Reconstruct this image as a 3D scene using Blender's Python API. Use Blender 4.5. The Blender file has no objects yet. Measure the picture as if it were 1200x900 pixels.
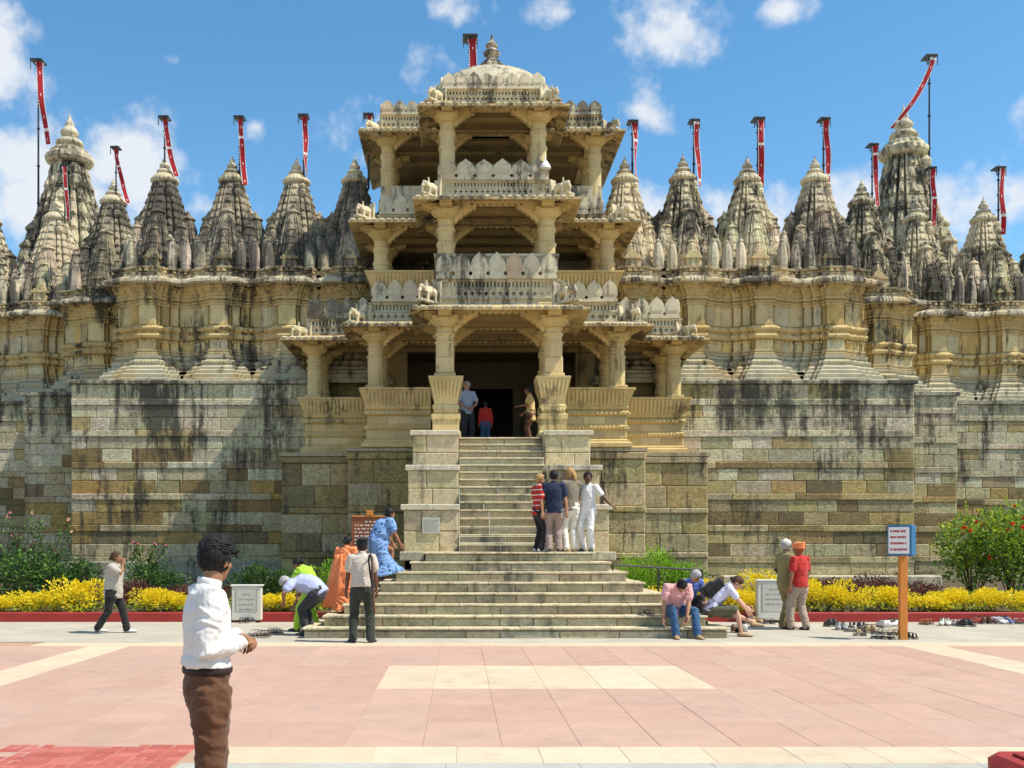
import bpy, bmesh, math, random
from mathutils import Vector, Matrix, noise as mnoise
R = math.radians
random.seed(11)
SC = bpy.context.scene
COL = SC.collection

# ---------------------------------------------------------------- camera, sky, sun, exposure
cd = bpy.data.cameras.new('camera'); cam = bpy.data.objects.new('camera', cd); COL.objects.link(cam)
CX, CZ, F, VX, VY = -1.0, 1.65, 1200.0, 538.0, 638.0
cam.location = (CX, 0, CZ); cam.rotation_euler = (R(90), 0, 0)
cd.sensor_width = 36; cd.lens = 36; cd.shift_x = 62/1200; cd.shift_y = 188/1200
cd.clip_start = 0.1; cd.clip_end = 3000
SC.camera = cam
SUN_EL, SUN_AZ = R(56), R(17.5)           # azimuth measured from +X towards the viewer (-Y)
sun_dir = Vector((math.cos(SUN_EL)*math.cos(SUN_AZ), -math.cos(SUN_EL)*math.sin(SUN_AZ), math.sin(SUN_EL)))
sl = bpy.data.lights.new('sun', 'SUN'); sl.energy = 5.0; sl.angle = R(0.53); sl.color = (1.0, 0.935, 0.80)
so = bpy.data.objects.new('sun', sl); COL.objects.link(so); so.location = (20, -10, 40)
so.rotation_euler = (-sun_dir).to_track_quat('-Z', 'Y').to_euler()
vs = SC.view_settings; vs.view_transform = 'Standard'; vs.look = 'None'; vs.gamma = 1; vs.exposure = 0.28; vs.use_curve_mapping = False

world = bpy.data.worlds.new('World'); SC.world = world; world.use_nodes = True
wt = world.node_tree; wt.nodes.clear()
def N(t, typ, **kw):
    n = t.nodes.new(typ)
    for k, v in kw.items():
        if k.startswith('i_'):
            n.inputs[int(k[2:]) if k[2:].isdigit() else k[2:].replace('_', ' ')].default_value = v
        else: setattr(n, k, v)
    return n
def L(t, a, b): t.links.new(a, b)
def M(t, op, a, b=None, c=None, clamp=False):
    n = N(t, 'ShaderNodeMath', operation=op, use_clamp=clamp)
    for i, x in enumerate((a, b, c)):
        if x is None: continue
        if isinstance(x, (int, float)): n.inputs[i].default_value = x
        else: L(t, x, n.inputs[i])
    return n.outputs[0]
def smooth(t, x, lo, hi):
    n = N(t, 'ShaderNodeMapRange', interpolation_type='SMOOTHSTEP'); L(t, x, n.inputs[0])
    n.inputs[1].default_value = lo; n.inputs[2].default_value = hi; return n.outputs[0]
sky = N(wt, 'ShaderNodeTexSky', sky_type='NISHITA'); sky.sun_disc = False
sky.sun_elevation = SUN_EL; sky.sun_rotation = R(90)+SUN_AZ; sky.altitude = 600; sky.air_density = 1.0; sky.dust_density = 0.3; sky.ozone_density = 1.9
bg = N(wt, 'ShaderNodeBackground'); bg.inputs[1].default_value = 0.14; hs = N(wt, 'ShaderNodeHueSaturation'); hs.inputs['Saturation'].default_value = 1.22; hs.inputs['Hue'].default_value = .489; hs.inputs['Value'].default_value = 1.17; L(wt, sky.outputs[0], hs.inputs['Color']); L(wt, hs.outputs[0], bg.inputs[0])
tc = N(wt, 'ShaderNodeTexCoord'); gen = tc.outputs['Generated']
# cumulus: noisy soft blobs at fixed directions of the sky dome
nz = N(wt, 'ShaderNodeTexNoise', i_2=7.0, i_3=8.0, i_4=0.6); L(wt, gen, nz.inputs[0])
nzb = N(wt, 'ShaderNodeTexNoise', i_2=26.0, i_3=5.0, i_4=0.55); L(wt, gen, nzb.inputs[0])
nmix = M(wt, 'ADD', M(wt, 'MULTIPLY', nz.outputs[0], 0.75), M(wt, 'MULTIPLY', nzb.outputs[0], 0.4))
sep = N(wt, 'ShaderNodeSeparateXYZ'); L(wt, gen, sep.inputs[0])
best = None
for px, py, rx, ry, k in [(-5, 70, 46, 52, 1.0), (60, 235, 120, 55, 1.0), (165, 200, 85, 62, 1.0), (20, 200, 70, 45, .9), (240, 245, 50, 45, .8),
        (388, 158, 62, 50, .8), (300, 147, 24, 20, .62), (452, 138, 24, 22, .6), (768, 44, 74, 40, .95), (748, 126, 54, 28, .72), (650, 18, 36, 26, .68),
        (528, 14, 24, 18, .62), (922, 10, 36, 16, .68), (1000, 250, 85, 62, .9), (880, 255, 90, 50, .75), (1130, 240, 70, 50, .85), (780, 255, 70, 40, .6),
        (1200, 130, 30, 22, .5), (203, 72, 16, 10, .5), (-120, 120, 90, 50, .9), (1330, 190, 120, 60, .9)]:
    d = Vector((px-VX, F, VY-py)).normalized()
    v = N(wt, 'ShaderNodeVectorMath', operation='SUBTRACT'); L(wt, gen, v.inputs[0]); v.inputs[1].default_value = d
    s = N(wt, 'ShaderNodeVectorMath', operation='MULTIPLY'); L(wt, v.outputs[0], s.inputs[0]); q = F/d.y
    s.inputs[1].default_value = (q/rx, q/rx*.4, q/ry)
    ln = N(wt, 'ShaderNodeVectorMath', operation='LENGTH'); L(wt, s.outputs[0], ln.inputs[0])
    b = M(wt, 'MULTIPLY', M(wt, 'SUBTRACT', 1.0, M(wt, 'MULTIPLY', ln.outputs['Value'], .64)), k)
    best = b if best is None else M(wt, 'MAXIMUM', best, b)
far = M(wt, 'MULTIPLY', smooth(wt, sep.outputs[1], 0.6, 0.35), 0.36)      # the same sky goes on behind the viewer
best = M(wt, 'MAXIMUM', best, far)
dens = M(wt, 'ADD', best, M(wt, 'MULTIPLY', M(wt, 'SUBTRACT', nmix, 0.56), 3.3))
cov = M(wt, 'MULTIPLY', smooth(wt, dens, 0.31, 0.90), 0.95)
cbg = N(wt, 'ShaderNodeBackground'); cbg.inputs[0].default_value = (.90, .94, 1.0, 1); cbg.inputs[1].default_value = 0.78
ms = N(wt, 'ShaderNodeMixShader'); L(wt, cov, ms.inputs[0]); L(wt, bg.outputs[0], ms.inputs[1]); L(wt, cbg.outputs[0], ms.inputs[2])
wo = N(wt, 'ShaderNodeOutputWorld'); L(wt, ms.outputs[0], wo.inputs[0])

# ---------------------------------------------------------------- helpers
WP = {}                                      # world position of each object's origin
def px(x, y, Y): return Vector((CX+(x-VX)*Y/F, Y, CZ+(VY-y)*Y/F))
def X(x, Y): return CX+(x-VX)*Y/F
def Z(y, Y): return CZ+(VY-y)*Y/F
def put(o, parent=None, loc=(0, 0, 0)):
    COL.objects.link(o); w = Vector(loc); WP[o] = w
    if parent is not None:
        o.parent = parent; o.location = w-WP[parent]
    else: o.location = w
    return o
def tag(o, label=None, cat=None, group=None, kind=None):
    for k, v in (('label', label), ('category', cat), ('group', group), ('kind', kind)):
        if v: o[k] = v
    return o
def thing(name, label, cat, loc=(0, 0, 0), group=None):
    return tag(put(bpy.data.objects.new(name, None), None, loc), label, cat, group)
class MB:
    def __init__(s): s.v = []; s.f = []; s.m = []
    def add(s, vs, fs, m=0):
        b = len(s.v); s.v += [tuple(p) for p in vs]
        for f in fs: s.f.append([b+i for i in f]); s.m.append(m)
        return s
    def box(s, x0, x1, y0, y1, z0, z1, m=0):
        return s.add([(x0,y0,z0),(x1,y0,z0),(x1,y1,z0),(x0,y1,z0),(x0,y0,z1),(x1,y0,z1),(x1,y1,z1),(x0,y1,z1)],
            [(0,3,2,1),(4,5,6,7),(0,1,5,4),(1,2,6,5),(2,3,7,6),(3,0,4,7)], m)
    def bbox(s, x0, x1, y0, y1, z0, z1, b=.02, m=0):       # chamfered box
        rings = []
        for z, i in ((z0, b), (z0+b, 0), (z1-b, 0), (z1, b)):
            c = b*.9
            rings.append([(x0+i+c,y0+i,z),(x1-i-c,y0+i,z),(x1-i,y0+i+c,z),(x1-i,y1-i-c,z),(x1-i-c,y1-i,z),(x0+i+c,y1-i,z),(x0+i,y1-i-c,z),(x0+i,y0+i+c,z)])
        return s.loft(rings, m=m)
    def loft(s, rings, cap=True, m=0, closed=True):
        n = len(rings[0]); vs = [p for r in rings for p in r]; fs = []
        for i in range(len(rings)-1):
            for j in range(n if closed else n-1):
                k = (j+1) % n; fs.append((i*n+j, i*n+k, (i+1)*n+k, (i+1)*n+j))
        if cap: fs.append(tuple(range(n-1, -1, -1))); fs.append(tuple((len(rings)-1)*n+j for j in range(n)))
        return s.add(vs, fs, m)
    def lathe(s, prof, n=12, c=(0, 0), m=0, rot=0, mod=None):
        rings = []
        for r, z in prof:
            rings.append([(c[0]+r*(mod(j) if mod else 1)*math.cos(2*math.pi*j/n+rot), c[1]+r*(mod(j) if mod else 1)*math.sin(2*math.pi*j/n+rot), z) for j in range(n)])
        return s.loft(rings, m=m)
    def extr(s, poly, y0, y1, m=0):                          # polygon in XZ, extruded along Y
        n = len(poly); vs = [(p[0], y0, p[1]) for p in poly]+[(p[0], y1, p[1]) for p in poly]
        fs = [tuple(range(n)), tuple(range(2*n-1, n-1, -1))]+[(i, n+i, n+(i+1) % n, (i+1) % n) for i in range(n)]
        return s.add(vs, fs, m)
    def xf(s, mat):
        s.v = [tuple(mat @ Vector(p)) for p in s.v]; return s
    def join(s, o, mat=None):
        b = len(s.v); s.v += [tuple(mat @ Vector(p)) for p in o.v] if mat else o.v
        s.f += [[b+i for i in f] for f in o.f]; s.m += o.m; return s
    def mesh(s, name, mats, smooth=False, fix=True):
        me = bpy.data.meshes.new(name); me.from_pydata(s.v, [], s.f)
        for m in (mats if isinstance(mats, (list, tuple)) else [mats]): me.materials.append(m)
        if any(s.m): me.polygons.foreach_set('material_index', s.m)
        if fix:
            bm = bmesh.new(); bm.from_mesh(me); bmesh.ops.recalc_face_normals(bm, faces=bm.faces); bm.to_mesh(me); bm.free()
        if smooth: me.polygons.foreach_set('use_smooth', [True]*len(me.polygons))
        me.update(); return me
    def obj(s, name, mats, parent=None, loc=(0, 0, 0), smooth=False, local=True, fix=True):
        # vertices are given in world space unless loc is where they already sit
        o = bpy.data.objects.new(name, s.mesh(name, mats, smooth, fix))
        return put(o, parent, loc)
def inst(name, me, parent, loc, rot=(0, 0, 0), scale=1, color=None):
    o = bpy.data.objects.new(name, me); put(o, parent, loc); o.rotation_euler = rot
    if scale != 1: o.scale = scale if isinstance(scale, (tuple, list)) else (scale,)*3
    if color: o.color = (*color[:3], 1)
    return o
def pobj(mb, name, mats, parent, color=None, smooth=False, kind=None):
    # mesh in world coordinates parented to a thing anywhere: origin moved to the thing's own
    w = WP[parent] if parent is not None else Vector((0, 0, 0))
    mb.xf(Matrix.Translation(-w)); o = mb.obj(name, mats, parent, w, smooth)
    if color: o.color = (*color[:3], 1)
    if kind: o['kind'] = kind
    return o
def sweep(mb, plan, prof, closed=False, m=0, caps=False):
    n = len(plan); nor = []
    for i in range(n if closed else n-1):
        a, b = plan[i], plan[(i+1) % n]; d = Vector((b[0]-a[0], b[1]-a[1])).normalized(); nor.append(Vector((d.y, -d.x)))
    rings = []
    for i in range(n):
        if closed: n1, n2 = nor[i-1], nor[i]
        else: n1, n2 = nor[max(i-1, 0)], nor[min(i, n-2)]
        mt = (n1+n2)/max(.35, 1+n1.dot(n2)); rings.append([(plan[i][0]+mt.x*o, plan[i][1]+mt.y*o, z) for o, z in prof])
    if closed: rings.append(rings[0])
    return mb.loft(rings, cap=caps, m=m, closed=caps)
def cyl(mb, a, b, r0, r1=None, n=8, m=0):
    a = Vector(a); b = Vector(b); r1 = r0 if r1 is None else r1; t = (b-a).normalized()
    u = t.orthogonal().normalized(); w = t.cross(u)
    return mb.loft([[p+u*(r*math.cos(2*math.pi*j/n))+w*(r*math.sin(2*math.pi*j/n)) for j in range(n)] for p, r in ((a, r0), (b, r1))], m=m)

# ---------------------------------------------------------------- materials
def newmat(name, rough=.8, spec=.3):
    m = bpy.data.materials.new(name); m.use_nodes = True; t = m.node_tree; t.nodes.clear()
    p = N(t, 'ShaderNodeBsdfPrincipled'); p.inputs['Roughness'].default_value = rough; p.inputs['Specular IOR Level'].default_value = spec
    o = N(t, 'ShaderNodeOutputMaterial'); L(t, p.outputs[0], o.inputs[0]); return m, t, p
def mixc(t, fac, a, b, mode='MIX'):
    n = N(t, 'ShaderNodeMix', data_type='RGBA', blend_type=mode)
    for i, x in ((0, fac), (6, a), (7, b)):
        if isinstance(x, (int, float)): n.inputs[i].default_value = x
        elif isinstance(x, tuple): n.inputs[i].default_value = (*x[:3], 1)
        else: L(t, x, n.inputs[i])
    return n.outputs[2]
def ntex(t, vec, scale, detail=4, rough=.55, dist=0):
    n = N(t, 'ShaderNodeTexNoise', i_2=scale, i_3=detail, i_4=rough); n.inputs['Distortion'].default_value = dist
    if vec is not None: L(t, vec, n.inputs[0])
    return n.outputs[0]
def vscale(t, v, s):
    n = N(t, 'ShaderNodeVectorMath', operation='MULTIPLY'); L(t, v, n.inputs[0]); n.inputs[1].default_value = s; return n.outputs[0]
def bump(t, p, h, strength=.4, dist=.02):
    b = N(t, 'ShaderNodeBump'); b.inputs['Strength'].default_value = strength; b.inputs['Distance'].default_value = dist
    L(t, h, b.inputs['Height']); L(t, b.outputs[0], p.inputs['Normal'])
def stone(name, col=None, mott=.5, vein=0, stain=0, sthr=(.5, .66), ztop=None, fine=30, bs=.5, rough=.85, warm=None, scol=(.036, .033, .028), alt=None, tint=(1.06, 1.0, .88)):
    m, t, p = newmat(name, rough, .25)
    g = N(t, 'ShaderNodeNewGeometry').outputs['Position']
    if col is None: base = N(t, 'ShaderNodeObjectInfo').outputs['Color']
    else: base = mixc(t, 0.0, tuple(col), tuple(col))
    n1 = ntex(t, g, 2.3, 6, .62); n2 = ntex(t, g, 14, 5, .65)
    if tint: base = mixc(t, 1.0, base, tuple(tint), 'MULTIPLY')
    if alt: base = mixc(t, smooth(t, ntex(t, g, .9, 4, .6), .42, .62), base, alt)
    f = M(t, 'ADD', M(t, 'MULTIPLY', n1, 1.2*mott), M(t, 'MULTIPLY', n2, .9*mott)); f = M(t, 'ADD', f, 1-1.05*mott)
    cc = N(t, 'ShaderNodeCombineColor'); [L(t, f, cc.inputs[i]) for i in range(3)]
    c = mixc(t, 1.0, base, cc.outputs[0], 'MULTIPLY')
    if vein:
        oi = N(t, 'ShaderNodeObjectInfo'); va = N(t, 'ShaderNodeVectorMath', operation='MULTIPLY_ADD'); L(t, g, va.inputs[0]); va.inputs[1].default_value = (1.3, 1.3, 2.2)
        cr = N(t, 'ShaderNodeCombineXYZ'); [L(t, M(t, 'MULTIPLY', oi.outputs['Random'], 37.), cr.inputs[i]) for i in range(3)]; L(t, cr.outputs[0], va.inputs[2])
        vn = ntex(t, va.outputs[0], 1.6, 5, .55, 3.2); vf = smooth(t, M(t, 'ABSOLUTE', M(t, 'SUBTRACT', M(t, 'FRACT', M(t, 'MULTIPLY', vn, 6)), .5)), .08, .42)
        c = mixc(t, M(t, 'MULTIPLY', vf, vein), c, mixc(t, 1.0, c, (.50, .42, .30), 'MULTIPLY'))
    if warm:
        wf = smooth(t, ntex(t, vscale(t, g, (.8, .8, .5)), 1.1, 4, .6), .48, .66); c = mixc(t, M(t, 'MULTIPLY', wf, warm[3]), c, tuple(warm[:3]))
    if stain:
        st = ntex(t, vscale(t, g, (2.6, 2.6, .30)), 1.5, 6, .68); pa = ntex(t, vscale(t, g, (.55, .55, .5)), 1.0, 3, .5)
        sp = ntex(t, g, 6, 5, .7)
        q = M(t, 'ADD', M(t, 'MULTIPLY', st, .50), M(t, 'ADD', M(t, 'MULTIPLY', pa, .40), M(t, 'MULTIPLY', sp, .20)))
        if ztop:
            zz = N(t, 'ShaderNodeSeparateXYZ'); L(t, g, zz.inputs[0]); q = M(t, 'ADD', q, M(t, 'MULTIPLY', smooth(t, zz.outputs[2], ztop[0], ztop[1]), ztop[2]))
        sf = M(t, 'MULTIPLY', smooth(t, q, *sthr), stain); c = mixc(t, sf, c, scol)
    L(t, c, p.inputs['Base Color'])
    bump(t, p, M(t, 'ADD', ntex(t, g, fine, 6, .7), M(t, 'MULTIPLY', n1, 1.5)), bs, .02)
    return m
def plain(name, col, rough=.7, spec=.3, var=.15, scale=20, bs=0, sheen=0):
    m, t, p = newmat(name, rough, spec); tcx = N(t, 'ShaderNodeTexCoord').outputs['Object']
    n = ntex(t, tcx, scale, 4, .6)
    k = M(t, 'ADD', M(t, 'MULTIPLY', n, 2*var), 1-var); cc = N(t, 'ShaderNodeCombineColor'); [L(t, k, cc.inputs[i]) for i in range(3)]
    base = N(t, 'ShaderNodeObjectInfo').outputs['Color'] if col is None else tuple(col)
    L(t, mixc(t, 1.0, base, cc.outputs[0], 'MULTIPLY'), p.inputs['Base Color'])
    if bs: bump(t, p, n, bs, .01)
    if sheen: p.inputs['Sheen Weight'].default_value = sheen
    return m
def cloth(name, col, var=.12, scale=14, bs=.5, rough=.85):
    m, t, p = newmat(name, rough, .2); tcx = N(t, 'ShaderNodeTexCoord').outputs['Object']
    n = ntex(t, vscale(t, tcx, (1, 1, .55)), scale, 4, .55, .6); n2 = ntex(t, tcx, 260, 2, .5)
    k = M(t, 'ADD', M(t, 'MULTIPLY', n, 2*var), 1-var); cc = N(t, 'ShaderNodeCombineColor'); [L(t, k, cc.inputs[i]) for i in range(3)]
    L(t, mixc(t, 1.0, tuple(col), cc.outputs[0], 'MULTIPLY'), p.inputs['Base Color']); p.inputs['Sheen Weight'].default_value = .15
    bump(t, p, M(t, 'ADD', n, M(t, 'MULTIPLY', n2, .06)), bs, .03); return m
def leafmat(name, a, b, trans=.35):
    m = bpy.data.materials.new(name); m.use_nodes = True; t = m.node_tree; t.nodes.clear()
    rnd = N(t, 'ShaderNodeNewGeometry').outputs['Random Per Island']; c = mixc(t, rnd, tuple(a), tuple(b))
    d = N(t, 'ShaderNodeBsdfPrincipled'); d.inputs['Roughness'].default_value = .5; d.inputs['Specular IOR Level'].default_value = .35; L(t, c, d.inputs['Base Color'])
    tr = N(t, 'ShaderNodeBsdfTranslucent'); L(t, c, tr.inputs[0]); mx = N(t, 'ShaderNodeMixShader'); mx.inputs[0].default_value = trans
    L(t, d.outputs[0], mx.inputs[1]); L(t, tr.outputs[0], mx.inputs[2]); o = N(t, 'ShaderNodeOutputMaterial'); L(t, mx.outputs[0], o.inputs[0]); return m

BLOCK = stone('wall_block_stone', None, .50, .75, .88, (.55, .67), (3.4, 6.4, .05), 22, .35, tint=(1.03, 1.0, .93))
MORTAR = stone('wall_mortar', (.20, .18, .13), .5, 0, .8, (.52, .62))
CARVED = stone('carved_sandstone', None, .45, 0, .75, (.60, .70), None, 34, .6, warm=(.40, .27, .10, .5))
JANGHA = stone('carved_wall_stone', None, .6, 0, .9, (.555, .66), (9.35, 9.95, .06), 30, .7, warm=(.42, .27, .09, .55))
SPIRE = stone('weathered_spire_stone', None, .65, 0, .93, (.50, .615), None, 24, .9)
PALE = stone('pale_marble', None, .55, 0, .8, (.525, .63), None, 40, .5, .7)
STEP = stone('step_stone', None, .6, .45, .7, (.55, .70), None, 30, .4, .75)
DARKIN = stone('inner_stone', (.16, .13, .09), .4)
SLAB = stone('paving_slab_stone', None, .30, 0, .35, (.54, .72), scol=(.30, .22, .18), fine=60, bs=.12, rough=.7, tint=None)
CONC = stone('concrete_paving', (.41, .37, .295), .3, 0, 0, fine=50, bs=.25, rough=.85, alt=(.46, .42, .34), tint=None)
SOIL = stone('soil', (.10, .075, .045), .7, fine=20, bs=1, tint=None)
REDP = stone('red_paint', (.33, .035, .03), .35, 0, .5, (.60, .75), None, 30, .3, .55, tint=None)
OCH = (.57, .415, .165); CREAM = (.62, .51, .29); GREYW = (.50, .48, .41)

MARBLE = stone('clean_marble', None, .25, 0, 0, fine=50, bs=.25, rough=.6, tint=None)
SPIRED = stone('blackened_spire_stone', None, .7, 0, .88, (.465, .60), None, 24, .9, scol=(.05, .046, .04))
CAPM = stone('spire_cap_stone', None, .5, 0, .8, (.535, .66), None, 34, .6, tint=(1.02, 1, .95))

def relief_row(mb, plan, off, z0, z1, pitch, depth=.03, kind='leaf'):
    """a row of small carved leaves, pendants or dentils along a moulding"""
    for i in range(len(plan)-1):
        a = Vector((*plan[i], 0)); d = Vector((*plan[i+1], 0))-a; ln = d.length
        if ln < pitch*.8: continue
        d.normalize(); n = Vector((d.y, -d.x, 0)); k = max(1, int(ln/pitch)); p = ln/k; h = z1-z0
        for j in range(k):
            q = a+d*(p*(j+.5))+n*off; w = p*.40
            if kind == 'dentil': pts = [(-w*.8, 0), (w*.8, 0), (w*.8, h), (-w*.8, h)]
            elif kind == 'leaf': pts = [(-w, 0), (w, 0), (w*.9, h*.55), (0, h), (-w*.9, h*.55)]
            else: pts = [(0, 0), (w*.8, h*.4), (w, h), (-w, h), (-w*.8, h*.4)]
            m_ = len(pts); vs = [q+d*x+Vector((0, 0, z0+z)) for x, z in pts]+[q+d*x*.72+n*depth+Vector((0, 0, z0+h*.5+(z-h*.5)*.72)) for x, z in pts]
            mb.add(vs, [tuple(range(m_, 2*m_))]+[(x, (x+1) % m_, m_+(x+1) % m_, m_+x) for x in range(m_)])
# ---------------------------------------------------------------- ground
def sheet(name, mat, x0, x1, y0, y1, z, label=None):
    mb = MB().add([(x0,y0,z),(x1,y0,z),(x1,y1,z),(x0,y1,z)], [(0,1,2,3)])
    return tag(mb.obj(name, mat), label, kind='structure')
SOILP = stone('joint_sand', (.42, .285, .22), .3)
sheet('ground', CONC, -700, 700, -300, 900, -.06)
plaza = sheet('plaza', SOILP, -12, 12, 2, 17.3, -.006)
pavement = sheet('pavement', CONC, -40, 40, 17.3, 26, 0)
_bc = {}
def blockmesh(w, h, proud=.0, bev=.012, depth=.16, mat=None, jit=.012, var=0):
    k = (round(w, 2), round(h, 2), round(proud, 3), round(bev, 3), depth, mat.name, var)
    if k in _bc: return _bc[k]
    rr = random.Random(hash(k[:2])+var*7); a, c = w/2, h/2; b = bev
    j = lambda: rr.uniform(-jit, jit)
    rim = [(-a, -proud+b, -c), (a, -proud+b, -c), (a, -proud+b, c), (-a, -proud+b, c)]
    fr = [(-a+b*1.2+abs(j()), -proud+j()*.5, -c+b+abs(j())), (a-b*1.2-abs(j()), -proud+j()*.5, -c+b+abs(j())), (a-b*1.2-abs(j()), -proud+j()*.5, c-b-abs(j())), (-a+b*1.2+abs(j()), -proud+j()*.5, c-b-abs(j()))]
    bk = [(x, depth, z) for x, _, z in rim]
    mb = MB().add(bk+rim+fr, [(0,3,2,1)]+[(i,(i+1)%4,4+(i+1)%4,4+i) for i in range(4)]+[(4+i,4+(i+1)%4,8+(i+1)%4,8+i) for i in range(4)]+[(8,9,10,11)])
    _bc[k] = mb.mesh('block', mat); return _bc[k]
def block_wall(parent, p0, p1, z0, rows, pal, mat=None, wid=(.5, 1.15), gap=.008, name='stone_block', backing=True, depth=.16, start=None, bev=.014):
    """rows: (height, proud). stones are separate children of the wall"""
    mat = mat or BLOCK
    d = Vector((p1[0]-p0[0], p1[1]-p0[1], 0)); Lw = d.length; d.normalize(); n = Vector((d.y, -d.x, 0)); ang = math.atan2(d.y, d.x)
    z = z0
    for ri, (h, proud) in enumerate(rows):
        x = 0
        while x < Lw-.01:
            w = random.choice([wid[0]+(wid[1]-wid[0])*i/5 for i in range(6)])
            if proud > .02: w = wid[1]*random.choice((1, 1.2, 1.4))
            if ri % 2 and x == 0: w *= .6
            if Lw-x-w < wid[0]*.7: w = Lw-x
            w = round(min(w, Lw-x), 3)
            c = Vector((p0[0], p0[1], 0))+d*(x+w/2); c.z = z+h/2
            inst(name, blockmesh(max(.04, w-gap), h-gap, proud, bev, depth, mat, var=random.randrange(3)), parent, c, (0, 0, ang), 1, pal(c.z, c.x))
            x += w
        z += h
    if backing:
        a = Vector((p0[0], p0[1], 0))-n*.03; b = Vector((p1[0], p1[1], 0))-n*.03; e = -n*.35
        q = [a, b, b+e, a+e]; mb = MB(); mb.loft([[(p.x, p.y, z0) for p in q], [(p.x, p.y, z-.004) for p in q]])
        pobj(mb, 'wall_core', MORTAR, parent)
    return z
def jit(c, a=.12):
    k = 1+random.uniform(-a, a); return tuple(max(.01, x*k*(1+random.uniform(-.35, .35)*a)) for x in c)

# paving slabs of the plaza (.65 m wide, laid in rows running away from the viewer)
PINK = [(.475, .300, .228), (.482, .308, .235), (.465, .292, .222), (.49, .318, .245), (.472, .308, .24)]
CRM = [(.59, .475, .335), (.60, .49, .35), (.575, .46, .32)]
def slabmesh(w, d):
    k = ('slab', round(w, 2), round(d, 2))
    if k not in _bc: _bc[k] = MB().bbox(-w/2, w/2, -d/2, d/2, -.05, .0, .003).mesh('slab', SLAB)
    return _bc[k]
def slab(x0, x1, y0, y1, pal, name='paving_slab', g=.0018):
    inst(name, slabmesh(x1-x0-g, y1-y0-g), plaza, ((x0+x1)/2, (y0+y1)/2, random.uniform(-.002, .001)), (0, 0, 0), 1, jit(random.choice(pal), .03))
bx = [-7.0, -6.35]+[-6.35+.657*i for i in range(1, 20)]+[6.92]
bx[-2:] = [6.2, 6.9]
bx = [-7.0, -6.35, -5.72, -5.09, -4.46, -3.83, -3.2, -2.57, -1.95, -1.3, -.65, 0, .65, 1.3, 1.95, 2.56, 3.17, 3.78, 4.39, 4.99, 5.6, 6.2, 6.9]
rowsy = [8.36, 9.5, 10.6, 11.72, 12.84, 13.95, 15.3, 16.62]
for i in range(len(bx)-1):
    for j in range(len(rowsy)-1):
        x0, x1, y0, y1 = bx[i], bx[i+1], rowsy[j], rowsy[j+1]
        if y1 < 9.6 and -4.75 < (x0+x1)/2 < -3.15 and False: continue
        if x1 <= -7+1e-3: continue
        cream = (x0 < -6.9 or x1 > 6.85) or (abs((x0+x1)/2) < 1.95 and 11.7 < (y0+y1)/2 < 13.96)
        o = (i*37 % 5)*.11-.2 if not cream and j not in (0, 3, 5) else 0
        slab(x0, x1, y0, y1, CRM if cream else PINK)
for s in (-1, 1):                                    # pink field outside the cream bands
    for i in range(4):
        for j in range(4, 7):
            a = (7.0 if s < 0 else 6.9)+i*1.3; slab(min(s*a, s*(a+1.3)), max(s*a, s*(a+1.3)), rowsy[j], rowsy[j+1], PINK)
for i in range(9): slab(-8+1.9*i, -6.1+1.9*i, 16.63, 17.29, CRM)
for i in range(11):
    x0 = -3.0+.66*i; slab(x0, x0+.66, 7.74, 8.355, CRM)
for i in range(8): slab(-8.3+.66*i, -7.64+.66*i, 8.36-.62, 8.355, PINK) if -8.3+.66*i < -4.9 else None
for i in range(8): slab(-3.1+1.0*i, -2.1+1.0*i, 7.0, 7.735, [(.42, .41, .36)])
for i in range(8):                                   # red brick inlay, herringbone-like courses
    for j in range(8):
        x0 = -4.7+.195*j; y0 = 7.2+.155*i
        if y0 > 8.3: continue
        if (i+j//2) % 2 == 0: slab(x0, x0+.195, y0, y0+.155, [(.43, .115, .09), (.47, .14, .11), (.40, .10, .08)], 'paving_brick', .01)
        else:
            for q in (0, 1): slab(x0+.0975*q, x0+.0975*(q+1), y0, y0+.155, [(.43, .115, .09), (.47, .14, .11), (.40, .10, .08)], 'paving_brick', .01)
sheet('plaza_bed', SOILP, -12, 12, 2, 7.0, -.012)

# planting bed: rises gently to the wall
def bed(x0, x1):
    mb = MB(); rows = []
    for y, z in ((21.98, .13), (23.5, .22), (26, .34), (28.5, .42), (30.6, .46), (36, .5)):
        rows.append([(x0+(x1-x0)*i/24, y, z+.05*mnoise.noise(Vector((x0+(x1-x0)*i/24, y, 0)))) for i in range(25)])
    mb.loft(rows, cap=False, closed=False)
    return tag(mb.obj('planting_bed', SOIL, smooth=True), kind='structure')
bed(-32, -2.2); bed(2.2, 32)
for x0, x1 in ((-26, -2.9), (2.9, 26)):
    k = MB().bbox(x0, x1, 21.78, 21.98, -.02, .20, .015).obj('kerb', REDP); tag(k, kind='structure')

# ---------------------------------------------------------------- lower walls of coursed stone
def wall_pal(side):
    up = [(.56, .53, .39), (.62, .585, .45), (.52, .495, .36), (.67, .63, .50), (.47, .455, .32)]
    lo = [(.44, .31, .11), (.33, .23, .10), (.42, .37, .22), (.24, .18, .085), (.54, .49, .33), (.43, .32, .13), (.24, .20, .12), (.50, .46, .34), (.52, .47, .33)] if side < 0 else [(.50, .43, .23), (.47, .37, .165), (.43, .38, .23), (.56, .50, .32), (.31, .24, .12), (.22, .18, .10), (.52, .48, .34)]
    bs = [(.49, .45, .295), (.45, .41, .26), (.53, .48, .31)]
    def f(z, x):
        if z > 4.5: c = random.choice(up) if random.random() < .88 else (.48, .40, .21)
        elif z > 3.6: c = random.choice(up[:3]+lo[2:5])
        elif z > 1.5: c = random.choice(lo)
        else: c = random.choice(bs if random.random() < .7 else lo)
        return jit(c, .13)
    return f
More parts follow.
